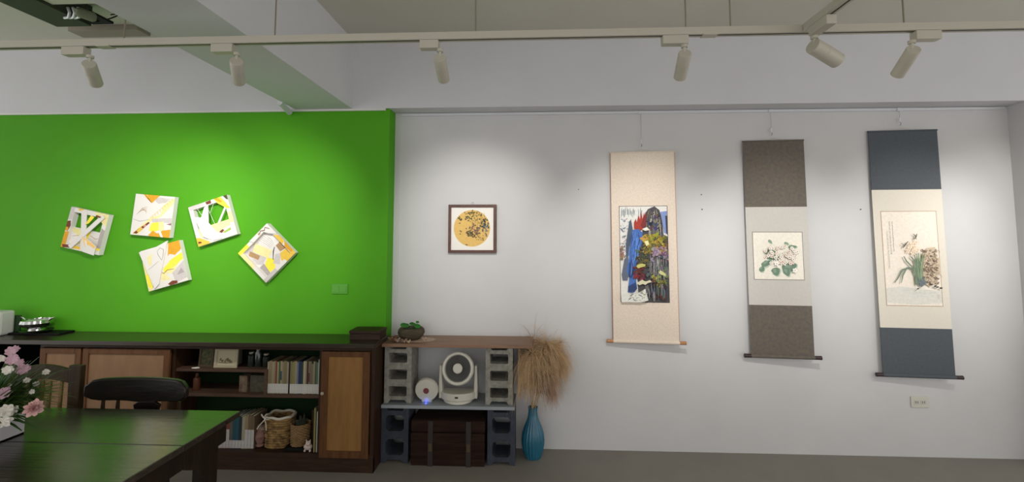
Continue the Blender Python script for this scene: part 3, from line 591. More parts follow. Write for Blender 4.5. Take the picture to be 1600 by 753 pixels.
part('hub_cap', fanpart(B().lathe([(.034, .050), (.034, .058), (.030, .062), (.0, .0625)], 32, axis='y')), M_plastic, hd, smooth=True)

# round device
t = thing('round_device', 'white round disc-shaped device with a red centre and a glowing blue light', 'device', (-.748, -.20, .3955), rot=(math.radians(8), 0, 0))
Rz = .082
part('shell', B().lathe([(.06, -.03), (.075, -.025), (.0815, -.008), (.0815, .008), (.076, .018), (.05, .022), (.024, .023), (.0, .0231)], 48, (0, 0, Rz + .004), axis='y'), M_plastic, t, smooth=True)
part('centre_badge', B().lathe([(.02, .023), (.020, .0265), (.012, .027), (.0, .0275)], 28, (0, 0, Rz + .004), axis='y'), mat('maroon', (120, 62, 70), .35), t, 'maroon centre button', smooth=True)
part('indicator_light', B().ball((0, -.024, .012), .0055, 12, 8), mat('blue_led', (50, 70, 255), .4, emit=5), t, 'glowing blue light')
ld = bpy.data.lights.new('led_light', 'POINT'); ld.energy = .012; ld.color = (.15, .25, 1); ld.shadow_soft_size = .005; lo = bpy.data.objects.new('led_light', ld); C.objects.link(lo); lo.parent = t; lo.location = (0, -.036, .010)
part('foot', B().box(-.035, .035, -.012, .022, -.0005, .012), M_plastic, t)

# vase with pampas
VX, VY = -.006, -.128
t = thing('ribbed_vase', 'tall blue ribbed vase on the floor right of the block stand', 'vase', (VX, VY, 0))
prof = [(.052, 0), (.056, .006), (.068, .04), (.077, .085), (.079, .12), (.074, .165), (.060, .21), (.043, .25), (.034, .28), (.030, .31), (.031, .33), (.034, .345), (.030, .345), (.027, .33), (.026, .30)]
part('vase_body', B().lathe(prof, 120, rib=.035, nr=20), M_vase, t, smooth=True)
def plume(label, pts, hl, n, m, w0=.01, droop=.5, start=.35):
    base = Vector((VX, VY, .30)); t = thing('pampas_plume', label, 'pampas grass', tuple(base), 'pampas plumes in the blue vase')
    P = [base + Vector((random.uniform(-.01, .01), random.uniform(-.01, .01), 0))] + [Vector(p) for p in pts]
    cu = []
    for i in range(len(P) - 1):
        p0 = P[max(i - 1, 0)]; p1 = P[i]; p2 = P[i + 1]; p3 = P[min(i + 2, len(P) - 1)]
        for k in range(8):
            u = k / 8; cu.append(.5 * ((2 * p1) + (p2 - p0) * u + (2 * p0 - 5 * p1 + 4 * p2 - p3) * u * u + (3 * p1 - p0 - 3 * p2 + p3) * u ** 3))
    cu.append(P[-1]); part('stem', B().tube(cu, [.0028 - .002 * i / len(cu) for i in range(len(cu))], 6), M_stem, t, world=True)
    b = B(); N = len(cu)
    for q in range(n):
        f = start + (1 - start) * random.random(); i = min(N - 2, int(f * (N - 1))); p = cu[i].lerp(cu[i + 1], random.random()); tan = (cu[i + 1] - cu[i]).normalized()
        out = Vector((random.gauss(0, 1), random.gauss(0, .8), random.gauss(0, .4))).normalized(); d = (tan * .8 + out * .55).normalized(); l = hl * random.uniform(.55, 1.1) * (1 if f < .85 else .7)
        seg = 6; pp = [p.copy()]; vel = d.copy()
        for k in range(seg):
            vel = (vel + Vector((0, 0, -droop))).normalized(); pp.append(pp[-1] + vel * l / seg)
        for v_ in pp:
            if v_.y > -.012: v_.y = -.012 - random.random() * .01
            if v_.x < -.11 : v_.x = -.11 + random.random() * .02 if v_.y > -.27 else v_.x
        sd = Vector((random.uniform(-1, 1), random.uniform(-1, 1), .1)).cross(d).normalized(); vs = []; fs = []
        for k, v_ in enumerate(pp):
            ww = .0013 * (1 - .75 * k / seg); vs += [v_ + sd * ww, v_ - sd * ww]
        for k in range(seg): fs.append((2 * k, 2 * k + 1, 2 * k + 3, 2 * k + 2))
        b.add(vs, fs)
    part('plume', b, m, t, world=True)
A_ = lambda px, py, Y: at(px, py, Y)
plume('mauve-brown plume rising behind the others at the top left', [A_(832, 600, -.12), A_(828, 560, -.08), A_(838, 537, -.06), A_(852, 560, -.06)], .24, 1000, M_pampas2, droop=.34, start=.3)
plume('short plume drooping on the left against the pale block', [A_(828, 610, -.16), A_(822, 582, -.17), A_(812, 572, -.18), A_(803, 585, -.19), A_(800, 600, -.19)], .15, 600, M_pampas, droop=.6)
plume('middle plume hanging straight down over the vase neck', [A_(835, 605, -.17), A_(834, 565, -.18), A_(830, 552, -.19), A_(824, 566, -.2)], .31, 1200, M_pampas, droop=.55, start=.25)
plume('tall plume right of the middle with its tip standing highest', [A_(842, 600, -.13), A_(849, 560, -.11), A_(853, 540, -.1), A_(862, 545, -.1)], .30, 1300, M_pampas, droop=.42, start=.25)
plume('large plume arching over to the far right', [A_(845, 610, -.14), A_(855, 568, -.13), A_(862, 550, -.12), A_(870, 548, -.11), A_(876, 562, -.11)], .23, 1300, M_pampas, droop=.42, start=.3)
plume('low plume spreading just above the vase mouth', [A_(840, 615, -.17), A_(848, 590, -.19), A_(856, 583, -.2), A_(862, 600, -.2)], .22, 800, M_pampas2, droop=.5, start=.25)
plume('wispy plume with loose hairs sweeping up at the right', [A_(848, 600, -.1), A_(858, 565, -.07), A_(862, 548, -.06), A_(875, 535, -.05)], .11, 130, M_pampas, droop=.12, start=.7)

# bowl with small plant and dried pieces on the brown board
ZS = .8085
t = thing('planted_bowl', 'rough brown stone bowl with a few round green leaves', 'potted plant', (-.885, -.14, ZS))
part('bowl', B().lathe([(.045, 0), (.062, .004), (.088, .03), (.096, .05), (.092, .07), (.082, .082), (.072, .083), (.066, .07), (.03, .062), (.0, .06)], 40, rib=.02, nr=3), mat('rough_stoneware', (88, 78, 57), .9, c2=(61, 52, 40), scale=14, stretch=(1, 1, 5), bump=.8, bscale=30), t, smooth=True)
part('soil', B().lathe([(.068, .070), (.0, .073)], 20), M_black, t)
for (x, z, r, yy) in ((-.045, .105, .026, -.03), (-.022, .108, .02, -.045), (.012, .115, .016, -.02), (.03, .112, .014, -.03), (.048, .124, .013, -.01), (.055, .1, .024, -.035), (-.005, .108, .012, .01)):
    vs = [(x, yy, z + r * .15)] + [(x + r * math.cos(q * math.pi / 6), yy - .3 * r * math.sin(q * math.pi / 6) - .003, z + r * .7 * math.sin(q * math.pi / 6)) for q in range(12)]
    lf = part('leaf', B().add(vs, [(0, 1 + q, 1 + (q + 1) % 12) for q in range(12)]), M_leaf, t)
    part('leaf_stem', B().tube([(x * .6, 0, .07), (x, yy, z)], .0016, 6), M_leaf, lf)
pts = [(.15 * math.cos(q * math.pi / 20) * (1 + .06 * math.cos(q * 3)), .085 * math.sin(q * math.pi / 20) * (1 + .08 * math.sin(q * 5))) for q in range(40)]
o = solo('lace_doily', B().prismz(pts, 0, .0015), mat('pinkish_lace', (186, 164, 146), .9, var=.2, scale=40), 'pinkish lace doily under the stone bowl', 'doily'); o.location = (-.86, -.15, ZS - .0005)
for i, (x, y, s_, c_, lb) in enumerate(((-1.015, -.20, .016, (176, 150, 136), 'small pale shell at the left end of the brown board'), (-.985, -.225, .02, (140, 96, 70), 'curled brown dried petal left of the stone bowl'),
        (-.955, -.24, .018, (190, 160, 146), 'pink dried blossom leaning at the left of the stone bowl'), (-.90, -.255, .017, (170, 140, 120), 'dried blossom in front of the stone bowl'),
        (-.87, -.262, .014, (214, 196, 166), 'cream seed pod in front of the stone bowl'), (-.775, -.20, .016, (196, 172, 150), 'pale dried petals right of the stone bowl'), (-1.0, -.17, .018, (126, 84, 62), 'brown dried seed head behind the dried petals'))):
    b = B(); s_ *= 1.45
    for q in range(6):
        g_ = q * 1.05; vs = [(0, 0, 0)]
        for k in range(7): h_ = g_ - .45 + k * .15; vs.append((s_ * math.cos(h_) * (1.1 - .1 * abs(k - 3)), s_ * math.sin(h_) * (1.1 - .1 * abs(k - 3)), s_ * (.55 + .3 * (q % 2))))
        b.add(vs, [(0, k + 1, k + 2) for k in range(6)])
    b.ball((0, 0, s_ * .3), s_ * .4, 8, 6)
    o = solo('dried_blossom', b, mat('dried_%d' % i, c_, .9), lb, 'dried flower', 'dried pieces around the stone bowl'); o.location = (x, y, ZS + s_ * .12 + .0)

# ------------------------------------------------------------------ long low cabinet
CF = -.40
t = thing('long_cabinet', 'long dark wooden low cabinet against the green wall with doors and open shelves', 'cabinet', (-2.5, CF, 0))
part('top_board', B().box(-4.4, -1.045, -.45, -.152, .812, .842), M_top, t, world=True, bev=.004)
part('plinth', B().box(-4.4, -1.055, CF, -.38, 0, .092), M_cab, t, world=True)
part('bottom_board', B().box(-4.4, -1.056, CF - .002, -.16, .093, .118), M_cab, t, world=True)
part('side_panel', B().box(-1.082, -1.055, CF - .001, -.155, .0, .811), M_cabv, t, world=True)
for x in (-2.452, -1.425, -3.085, -3.40): part('upright', B().box(x - .012, x + .012, CF + .004, -.16, .119, .811), M_cabv, t, world=True)
part('upper_rail', B().box(-3.4, -1.083, CF - .0005, CF + .02, .786, .811), M_cab, t, world=True)
part('back_or_added_panel', B().box(-2.439, -1.438, -.168, -.158, .119, .811), mat('shaded_green_back', (16, 40, 14), .85, spec=.2), t, 'added dark green panel in place of the shaded wall behind the open shelves', world=True)  # added panel; its dark green paints in the shade on the wall behind
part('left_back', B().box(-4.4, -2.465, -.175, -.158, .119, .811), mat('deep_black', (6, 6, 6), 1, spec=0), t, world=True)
part('shelf', B().box(-2.439, -1.438, CF + .012, -.17, .468, .489), M_shelf, t, world=True)
part('small_shelf', B().box(-2.439, -1.80, CF + .012, -.2, .632, .650), M_shelf, t, world=True)
part('small_shelf_support', B().box(-1.82, -1.80, CF + .013, -.2, .490, .631), M_shelf, t, world=True)
def door(x0, x1, sw, pm, knob=None, fm=M_frame):
    b = B(); z0, z1 = .10, .784; y0, y1 = CF - .022, CF - .003
    b.box(x0, x0 + sw, y0, y1, z0, z1).box(x1 - sw, x1, y0, y1, z0, z1).box(x0 + sw, x1 - sw, y0, y1, z1 - .035, z1).box(x0 + sw, x1 - sw, y0, y1, z0, z0 + .045)
    d = part('door', b, fm, t, world=True, bev=.002)
    part('door_panel', B().box(x0 + sw, x1 - sw, y0 + .008, y1, z0 + .045, z1 - .035), pm, t, 'lighter flat panel of a door', world=True)
    if knob:
        k = B().lathe([(.004, 0), (.004, .012), (.010, .016), (.011, .022), (.007, .027), (0, .028)], 16, (knob[0], y0, knob[1]), axis='y')
        l = t.location; k.v = [(v[0] - l.x, v[1] - l.y, v[2] - l.z) for v in k.v]; part('knob', k, mat('pale_knob', (170, 160, 140), .4), d, smooth=True)
door(-3.385, -3.093, .042, M_panel); door(-3.078, -2.462, .042, M_panel, (-3.056, .52)); door(-1.412, -1.086, .046, M_panelc, (-1.392, .518))

def book(x, z, w_, h, d, col, lab_h, label, group, y=-.375, tilt=0, labc=(226, 222, 214), stick=None):
    o = thing('book', label, 'book', (x, y, z), group, (0, tilt, 0))
    col = tuple(int(v * .86) for v in col); labc = tuple(int(v * .88) for v in labc)
    c_ = part('cover', B().box(0, w_ - .0006, 0, .002, 0, h).box(0, .0016, .002, d, 0, h).box(w_ - .0022, w_ - .0006, .002, d, 0, h), mat('book_%d_%d_%d' % col, col, .65), o)
    part('pages', B().box(.0018, w_ - .0024, .003, d - .004, .003, h - .004), M_book, o)
    if lab_h: part('spine_label', B().box(.0004, w_ - .001, -.0006, -.0001, .004, lab_h), mat('lab_%d_%d_%d' % labc, labc, .7, var=.08, scale=70), o)
    if stick: part('spine_title', B().box(.001, w_ - .0016, -.0008, -.0002, stick[0], stick[1]), mat('st_%d_%d_%d' % stick[2], stick[2], .7), o)
TAN, T2, T3 = (150, 136, 104), (168, 154, 120), (134, 120, 90)
tops = [(T2, 0), (TAN, 0), (TAN, 0), (T2, 0), (TAN, 0), ((126, 60, 40), 0), (T2, 0), ((66, 96, 50), 0), (T2, (.09, .15, (30, 60, 80))), (TAN, 0), (T3, 0), (T3, 0), (T2, 0), ((30, 26, 26), 0), (T3, 0), ((140, 140, 60), 0), (TAN, 0), (T2, 0), ((110, 128, 150), 0), ((36, 50, 84), 0), ((34, 46, 80), 0), ((40, 70, 56), 0), ((196, 186, 150), 0), (T2, 0), ((72, 34, 34), 0), (T3, (.08, .14, (90, 40, 36))), ((120, 110, 92), 0), (T3, 0), ((150, 150, 120), 0), ((96, 84, 64), 0), ((90, 130, 100), 0), ((196, 196, 176), 0)]
nm = {T2: 'light tan', TAN: 'tan', T3: 'dark tan'}
def cname(c):
    if c in nm: return nm[c]
    r_, g_, b_ = c
    if max(c) < 50 and r_ > b_ - 5: return 'black'
    if b_ > r_ + 20 and b_ > g_ + 5: return 'navy blue' if b_ < 100 else 'grey-blue'
    if g_ > r_ and g_ > b_: return 'green'
    if r_ > g_ * 1.6: return 'red-brown'
    if min(c) > 150: return 'cream'
    return 'olive' if b_ < 70 else 'grey-brown'
ords = ['first', 'second', 'third', 'fourth', 'fifth', 'sixth', 'seventh', 'eighth', 'ninth', 'tenth', 'eleventh', 'twelfth', 'thirteenth', 'fourteenth', 'fifteenth', 'sixteenth', 'seventeenth', 'eighteenth', 'nineteenth', 'twentieth', 'twenty-first', 'twenty-second', 'twenty-third', 'twenty-fourth', 'twenty-fifth', 'twenty-sixth', 'twenty-seventh', 'twenty-eighth', 'twenty-ninth', 'thirtieth', 'thirty-first', 'thirty-second']
x = -1.806; wn = (1.438 + x * -1 * -1) if False else 0
wid = (1.806 - 1.442) / len(tops)
for i, (c_, st) in enumerate(tops):
    w_ = wid; h = .212 + (.004 if i % 3 else -.002) + (.012 if i > 30 else 0) - (.01 if i in (24, 27) else 0)
    book(x, .4892, w_, h, .14, c_, 0 if i == 13 else .066, '%s book, %s from the left in the upper row' % (cname(c_), ords[i]), 'books on the upper shelf', stick=st or None); x += w_
lows = [((190, 180, 168), .2), ((176, 150, 140), .2), ((196, 186, 170), .2), ((120, 86, 40), .21), ((160, 140, 96), .22), ((140, 122, 90), .23), ((150, 130, 96), .23), ((130, 60, 44), .235), ((96, 90, 80), .24), ((22, 78, 92), .245), ((26, 84, 98), .245), ((20, 40, 50), .245), ((176, 168, 140), .245), ((160, 140, 104), .25), ((120, 98, 72), .255), ((112, 92, 68), .25)]
x = -2.235
for i in range(len(lows)):
    c_, h = lows[i]; w_ = .0215 if i != 3 else .022
    book(x, .1182, w_, h - .035, .15, c_, .055 if 8 <= i <= 12 else (.125 if i != 3 else 0), '%s book, %s from the left in the lower row' % (cname(c_), ords[i]), 'books on the lower shelf', y=-.36, labc=(206, 200, 198) if i > 8 else (200, 190, 190)); x += w_
for i, (x, w_, h, c_, lb) in enumerate(((-1.468, .012, .285, (150, 142, 84), 'olive thin book right of the pale figurine'), (-1.449, .017, .262, (208, 208, 196), 'white tall book at the right end of the lower row'))):
    book(x, .1182, w_, h, .15, c_, 0, lb, 'books on the lower shelf', y=-.385)

# framed picture and small things on the little shelf
o = thing('picture_frame', 'small pale picture frame with a brown drawing on the little shelf', 'picture frame', (-2.115, -.36, .6505), rot=(-.08, 0, 0))
b = B(); b.box(-.082, .082, 0, .012, 0, .016).box(-.082, .082, 0, .012, .112, .128).box(-.082, -.064, 0, .012, .016, .112).box(.064, .082, 0, .012, .016, .112); part('frame', b, mat('pale_frame', (168, 158, 130), .6), o, bev=.001)
part('mat_board', B().box(-.064, .064, .005, .009, .016, .112), mat('cream_mat', (176, 168, 140), .8), o)
cv = Canvas(.128, .096, 0, .112, .0048)
for u, v, s_ in ((.2, .6, .09), (.3, .7, .1), (.45, .72, .08), (.6, .6, .12), (.72, .7, .1), (.8, .74, .07), (.5, .6, .05)): cv.blob((110, 96, 60), u, v, s_ * .6, s_, 9, .4)
cv.stroke((120, 100, 64), [(.1, .82), (.5, .84), (.9, .82)], .003); cv.done('drawing', o)
o = thing('picture_frame', 'dark brown picture frame with a leafy green picture left of the pale frame', 'picture frame', (-2.268, -.34, .6505), rot=(-.08, 0, 0))
b = B(); b.box(-.052, .052, 0, .012, 0, .014).box(-.052, .052, 0, .012, .118, .132).box(-.052, -.038, 0, .012, .014, .118).box(.038, .052, 0, .012, .014, .118); part('frame', b, mat('dk_frame', (70, 54, 34), .6), o)
part('picture', B().box(-.038, .038, .004, .009, .014, .118), mat('leafy_picture', (36, 48, 26), .7, c2=(96, 90, 50), scale=50), o)
solo('storage_tin', B().box(-2.18, -2.06, -.31, -.25, .6505, .81 - .015), mat('grey_tin', (96, 90, 76), .6), 'grey-brown box standing behind the pale picture frame', 'box', bev=.01)
for i, (x, h, lb) in enumerate(((-1.955, .10, 'dark glass jar right of the pale picture frame'), (-1.905, .13, 'taller dark glass jar in the middle of the little shelf'), (-1.850, .09, 'dark glass jar at the right end of the little shelf'))):
    o = thing('glass_jar', lb, 'jar', (x, -.32, .6505), 'dark jars on the little shelf')
    part('jar_body', B().lathe([(.02, 0), (.022, .004), (.022, h * .75), (.014, h * .85), (.014, h * .9)], 20), mat('dark_glass', (34, 42, 34), .15, coat=.6), o, smooth=True)
    part('lid', B().lathe([(.016, h * .9), (.016, h)], 20), mat('jar_lid', (150, 146, 130), .4, metal=.4), o, smooth=True)
solo('paper_scrap', B().prismz([(-2.335, -.38), (-2.30, -.385), (-2.285, -.37), (-2.31, -.36)], .6505, .655), M_paper, 'small white paper scrap at the left of the little shelf', 'paper')
solo('small_box', B().box(-2.01, -1.955, -.36, -.30, .4895, .60), mat('patterned_card', (112, 100, 78), .7, c2=(84, 50, 40), scale=40), 'patterned cream box under the little shelf', 'box', bev=.002)
solo('small_box', B().box(-1.94, -1.835, -.35, -.28, .4895, .60), mat('mottled_card', (50, 52, 38), .7, c2=(78, 74, 54), scale=40), 'dark mottled box under the little shelf beside its support', 'box', bev=.002)
solo('small_bottle', B().lathe([(.02, 0), (.022, .003), (.022, .08), (.01, .095), (.01, .115)], 20, (-2.33, -.33, .4892)), mat('brown_bottle', (84, 50, 34), .3), 'brown bottle under the left end of the little shelf', 'bottle', smooth=True)

# baskets and small things on the bottom shelf
ZL = .1185
def woven(name, x, y, r, r2, h, c1, c2, label, nseg=26, rows=12, flat=False):
    o = thing(name, label, 'basket', (x, y, ZL)); b = B(); rh = h / rows
    for i in range(rows):
        z = rh * (i + .5); rr = r + (r2 - r) * i / rows; pts = []
        for k in range(nseg * 4):
            g_ = 2 * math.pi * k / (nseg * 4); s_ = (1 if i % 2 else -1) * math.sin(nseg / 2 * g_) * .003
            cs, sn = math.cos(g_), math.sin(g_)
            if flat: q = (abs(cs) ** 4 + abs(sn) ** 4) ** -.25; cs *= q * 1.0; sn *= q * .8
            pts.append(((rr + s_) * cs, (rr + s_) * sn, z))
        b.tube(pts + pts[:1], rh * .52, 6, cap=False)
    part('basket_body', b, mat(name + '_fibre', c1, .85, c2=c2, scale=30, bump=.3), o, smooth=True)
    part('bottom', B().lathe([(r * .97, .002), (.0, .004)], 24), mat(name + '_fibre', c1), o)
    return o
o = woven('woven_basket', -1.752, -.285, .076, .086, .195, (172, 138, 84), (84, 58, 30), 'square woven straw basket with a white cloth lining and bow', flat=True)
pts = []
for k in range(49):
    g_ = 2 * math.pi * k / 48; cs, sn = math.cos(g_), math.sin(g_); q = (cs ** 4 + sn ** 4) ** -.25; pts.append((.088 * q * cs, .071 * q * sn, .2 + .004 * math.sin(6 * g_)))
part('cloth_lining', B().tube(pts, .0085, 8, cap=False), mat('white_cotton', (206, 198, 182), .9), o, 'white cloth edge', smooth=True)
M_cot = mat('white_cotton', (206, 198, 182), .9)
bw = part('bow', B().ball((-.058, -.085, .205), .009, 10, 6).tube([(-.058, -.088, .205), (-.075, -.095, .225), (-.082, -.092, .235), (-.07, -.088, .21)], .004, 6).tube([(-.058, -.088, .205), (-.04, -.095, .22), (-.02, -.094, .205), (-.05, -.09, .2)], .004, 6), M_cot, o, 'white bow', smooth=True)
part('ribbon_end', B().tube([(-.058, -.09, .2), (-.046, -.096, .17), (-.044, -.094, .13)], .003, 6), M_cot, bw); part('ribbon_end', B().tube([(-.058, -.09, .2), (-.09, -.096, .165), (-.108, -.094, .14)], .0035, 6), M_cot, bw)
solo('basket_stand', B().box(-1.668, -1.54, -.385, -.25, ZL, ZL + .022), M_black, 'low black stand under the round jute basket', 'stand', bev=.003)
o = woven('jute_basket', -1.592, -.315, .055, .060, .14, (150, 118, 78), (126, 98, 64), 'round jute basket holding a dark plant, right of the straw basket', rows=16); o.location.z = ZL + .023
b = B()
for q in range(34):
    g_ = random.uniform(0, 6.28); l = random.uniform(.03, .075); a0 = Vector((.03 * math.cos(g_), .03 * math.sin(g_), .11)); tip = a0 + Vector((l * .35 * math.cos(g_), l * .35 * math.sin(g_), l)); sd = Vector((-math.sin(g_), math.cos(g_), 0)) * .007
    mid = (a0 + tip) / 2; b.add([a0, mid + sd, tip, mid - sd], [(0, 1, 2, 3)])
part('plant', b, mat('dark_plant', (48, 52, 40), .7), o, 'dark leafy plant')
solo('brown_post', B().box(-1.525, -1.508, -.30, -.27, ZL, .36), M_cabv, 'thin brown wooden stick standing behind the pale figurine', 'stick')
o = thing('pig_figurine', 'small pale pink animal figurine on the bottom shelf', 'figurine', (-1.512, -.385 + .02, ZL))
M_fig = mat('pale_ceramic', (206, 186, 178), .5)
part('figurine_body', B().ball((0, 0, .026), .026, 16, 10, (1.1, .9, .8)).ball((.006, -.012, .052), .017, 14, 8).tube([(-.016, -.01, .012), (-.018, -.012, 0)], .007, 8).tube([(.018, -.01, .012), (.02, -.012, 0)], .007, 8), M_fig, o, smooth=True)
for s_ in (-1, 1): part('ear', B().tube([(.006 + s_ * .010, -.012, .062), (.006 + s_ * .015, -.012, .078)], [.006, .001], 8), M_fig, o)
# pink bag
o = thing('knitted_bag', 'pink patterned knitted pouch between the lower books and the straw basket', 'bag', (-1.865, -.35, ZL))
part('bag_body', B().ball((0, .02, .07), .05, 20, 12, (.62, .6, 1.1), .02).ball((0, .02, .016), .03, 14, 8, (1, .8, .5)), mat('pink_knit', (118, 76, 70), .95, c2=(150, 118, 106), scale=12, stretch=(1, 1, 9), bump=.4), o, smooth=True)
b = B()
for q in range(5): b.prism([(-.022 + q * .010, .115), (-.012 + q * .010, .115), (-.015 + q * .011, .15)], .012, .02)
part('bag_top', b, mat('cream_knit', (160, 140, 124), .9), o)

# storage box and small things on the cabinet top
ZK = .8425
t = thing('wooden_box', 'flat dark wooden box on the right end of the cabinet top', 'box', (-1.155, -.265, ZK))
part('box_body', B().box(-.105, .105, -.07, .07, 0, .040), M_cab, t, bev=.002); part('lid', B().box(-.109, .109, -.074, .074, .042, .062), M_cab, t, bev=.003)
t = thing('white_speaker_box', 'pale rounded box standing at the left end of the cabinet top', 'box', (-3.865, -.30, ZK))
part('shell', B().box(-.10, .085, -.05, .05, 0, .17), mat('pale_shell', (196, 196, 190), .5), t, bev=.015); part('back_or_added_panel', B().box(-.05, .12, .052, .06, 0, .13), mat('deep_green_panel', (30, 60, 24), .6), t)
solo('black_tray', B().box(-3.80, -3.40, -.29, -.17, ZK, ZK + .012), M_black, 'flat black tray on the cabinet top under the silver bowl', 'tray', bev=.003)
t = thing('silver_bowl', 'silver lobed bowl with two handles on a dark saucer', 'bowl', (-3.60, -.26, ZK + .0125))
part('saucer', B().lathe([(.03, 0), (.05, .004), (.09, .014), (.092, .017), (.05, .009), (0, .008)], 32), mat('dark_pewter', (84, 84, 80), .3, metal=.8), t, smooth=True)
part('foot', B().lathe([(.05, .017), (.045, .03), (.055, .036)], 24), M_steel, t, smooth=True)
part('bowl_body', B().lathe([(.05, .034), (.082, .05), (.092, .07), (.086, .09), (.08, .092), (.076, .08), (.05, .06), (.0, .055)], 64, rib=.03, nr=12), M_steel, t, smooth=True)
part('water', B().lathe([(.074, .084), (.0, .0845)], 32), mat('bright_content', (226, 230, 226), .2), t, 'pale shiny content')
for s_ in (-1, 1): part('handle', B().tube([(s_ * .085, 0, .085), (s_ * .105, 0, .1), (s_ * .128, 0, .108)], [.006, .006, .003], 8), M_steel, t, smooth=True)

# ------------------------------------------------------------------ table
TZ = .75
t = thing('dining_table', 'dark glossy wooden plank table in the foreground on the left', 'table', (-2.3, -1.9, 0))
for y0, y1 in ((-1.732, -1.368), (-2.10, -1.7345), (-2.47, -2.1025)): part('plank', B().box(-3.3, -1.358, y0, y1, TZ - .028, TZ), M_table, t, world=True, bev=.003)
part('apron', B().box(-3.2, -1.40, -1.43, -1.405, .62, TZ - .029), M_tableleg, t, world=True); part('apron', B().box(-1.425, -1.40, -2.40, -1.431, .62, TZ - .029), M_tableleg, t, world=True); part('apron', B().box(-3.2, -1.40, -2.43, -2.405, .62, TZ - .029), M_tableleg, t, world=True)
for x, y in ((-1.455, -1.46), (-3.15, -1.46), (-1.455, -2.38), (-3.15, -2.38)):
    b = B(); w_ = .034
    b.box(x - w_, x + w_, y - w_, y + w_, .44, TZ - .029)
    b.lathe([(.02, 0), (.026, .02), (.03, .2), (.034, .36), (.026, .38), (.034, .40), (.034, .44)], 20, (x, y, 0))
    part('leg', b, M_tableleg, t, world=True, smooth=True)
for y, s_ in ((-1.495, -1), (-2.345, 1)):
    pts = [(0, 0), (0, -.16), (.03 * 1, -.12), (.08, -.05), (.15, -.015), (.16, 0)]
    vs = [(xx, y + s_ * p[0], .619 + p[1]) for xx in (-1.42, -1.404) for p in pts]; n_ = len(pts)
    b = B().add(vs, [tuple(range(n_)), tuple(range(2 * n_ - 1, n_ - 1, -1))] + [(i, i + n_, (i + 1) % n_ + n_, (i + 1) % n_) for i in range(n_)])
    part('corner_bracket', b, M_tableleg, t, world=True)
t.location = (-2.345, -1.819, 0); t.scale = (1, 1, .96); TZ = .72

# ------------------------------------------------------------------ chairs behind the table
t = thing('dining_chair', 'dark wooden chair with a thick curved low back rail behind the table', 'chair', (-2.013, -1.17, 0)); t.scale = (.93, 1, 1.0645)
n_ = 16; b = B(); vs = []
for i in range(n_ + 1):
    u = -1 + 2 * i / n_; x = u * .288; y = -.05 * (1 - u * u) * -1 - .02; e = 1 - abs(u) ** 8 * .28
    zt = .775 ; zb = .775 - (.106 * e) - .012 * math.exp(-(u * 3.2 - .1) ** 2)
    zt -= .03 * abs(u) ** 14
    vs += [(x, y - .016, zb), (x, y + .016, zb + .004), (x, y + .016, zt), (x, y - .016, zt)]
fs = []
for i in range(n_):
    for k in range(4): fs.append((4 * i + k, 4 * i + (k + 1) % 4, 4 * i + 4 + (k + 1) % 4, 4 * i + 4 + k))
fs += [(3, 2, 1, 0), (4 * n_, 4 * n_ + 1, 4 * n_ + 2, 4 * n_ + 3)]
part('back_rail', B().add(vs, fs), M_chair, t, bev=.008, smooth=True)
part('seat', B().prismz([(-.23, -.42), (.23, -.42), (.25, -.1), (.2, .02), (-.2, .02), (-.25, -.1)], .43, .455), M_chair, t, bev=.008)
part('splat', B().prism([(-.01, .456), (.10, .456), (.085, .55), (.12, .655), (.09, .67), (-.0, .67), (-.03, .655), (.005, .55)], -.005, .012), M_chair, t, bev=.003)
for x in (-.21, -.125, .175, .225): part('spindle', B().tube([(x * .85, -.0, .456), (x, .003, .56), (x, .006, .67)], [.009, .013, .008], 10), M_chair2, t, smooth=True)
for x in (-.19, .19):
    for y in (-.38, -.03): part('leg', B().tube([(x, y, .43), (x * 1.1, y * 1.02, .2), (x * 1.15, y * 1.05 + .005, 0)], [.018, .02, .014], 12), M_chair, t, smooth=True)
part('stretcher', B().tube([(-.205, -.39, .2), (.205, -.39, .2)], .009, 8).tube([(-.205, -.03, .2), (.205, -.03, .2)], .009, 8), M_chair, t)

t = thing('dining_chair', 'brown slat-back wooden chair behind the flowers at the table', 'chair', (-2.53, -1.17, 0)); t.scale = (.951, 1, 1.04)
for s_ in (-1, 1): part('back_post', B().prism([(s_ * .165 , 0), (s_ * .215, 0), (s_ * .222, .856), (s_ * .15, .856)], -.014, .014), M_chair2, t, bev=.004)
pts = [(-.149, .80)] + [(-.149 + .298 * i / 10, .835 + .022 * math.sin(math.pi * i / 10)) for i in range(11)] + [(.149, .80)] + [(.149 - .298 * i / 10, .77 + .018 * math.sin(math.pi * i / 10)) for i in range(11)]
part('top_rail', B().prism(pts, -.01, .01), M_chair2, t, bev=.003)
for x in (-.1, -.035, .03, .095): part('slat', B().prism([(x - .008, .47), (x + .008, .47), (x + .016, .775), (x + .002, .775)], -.005, .005), wood('slat_light', (120, 92, 60), (140, 108, 72), .5, (8, 8, 1)), t)
part('seat', B().box(-.21, .21, -.40, -.016, .44, .462), M_chair2, t, bev=.005)
part('leg', B().box(-.2, -.165, -.39, -.355, 0, .439), M_chair2, t); part('leg', B().box(.165, .2, -.39, -.355, 0, .439), M_chair2, t)

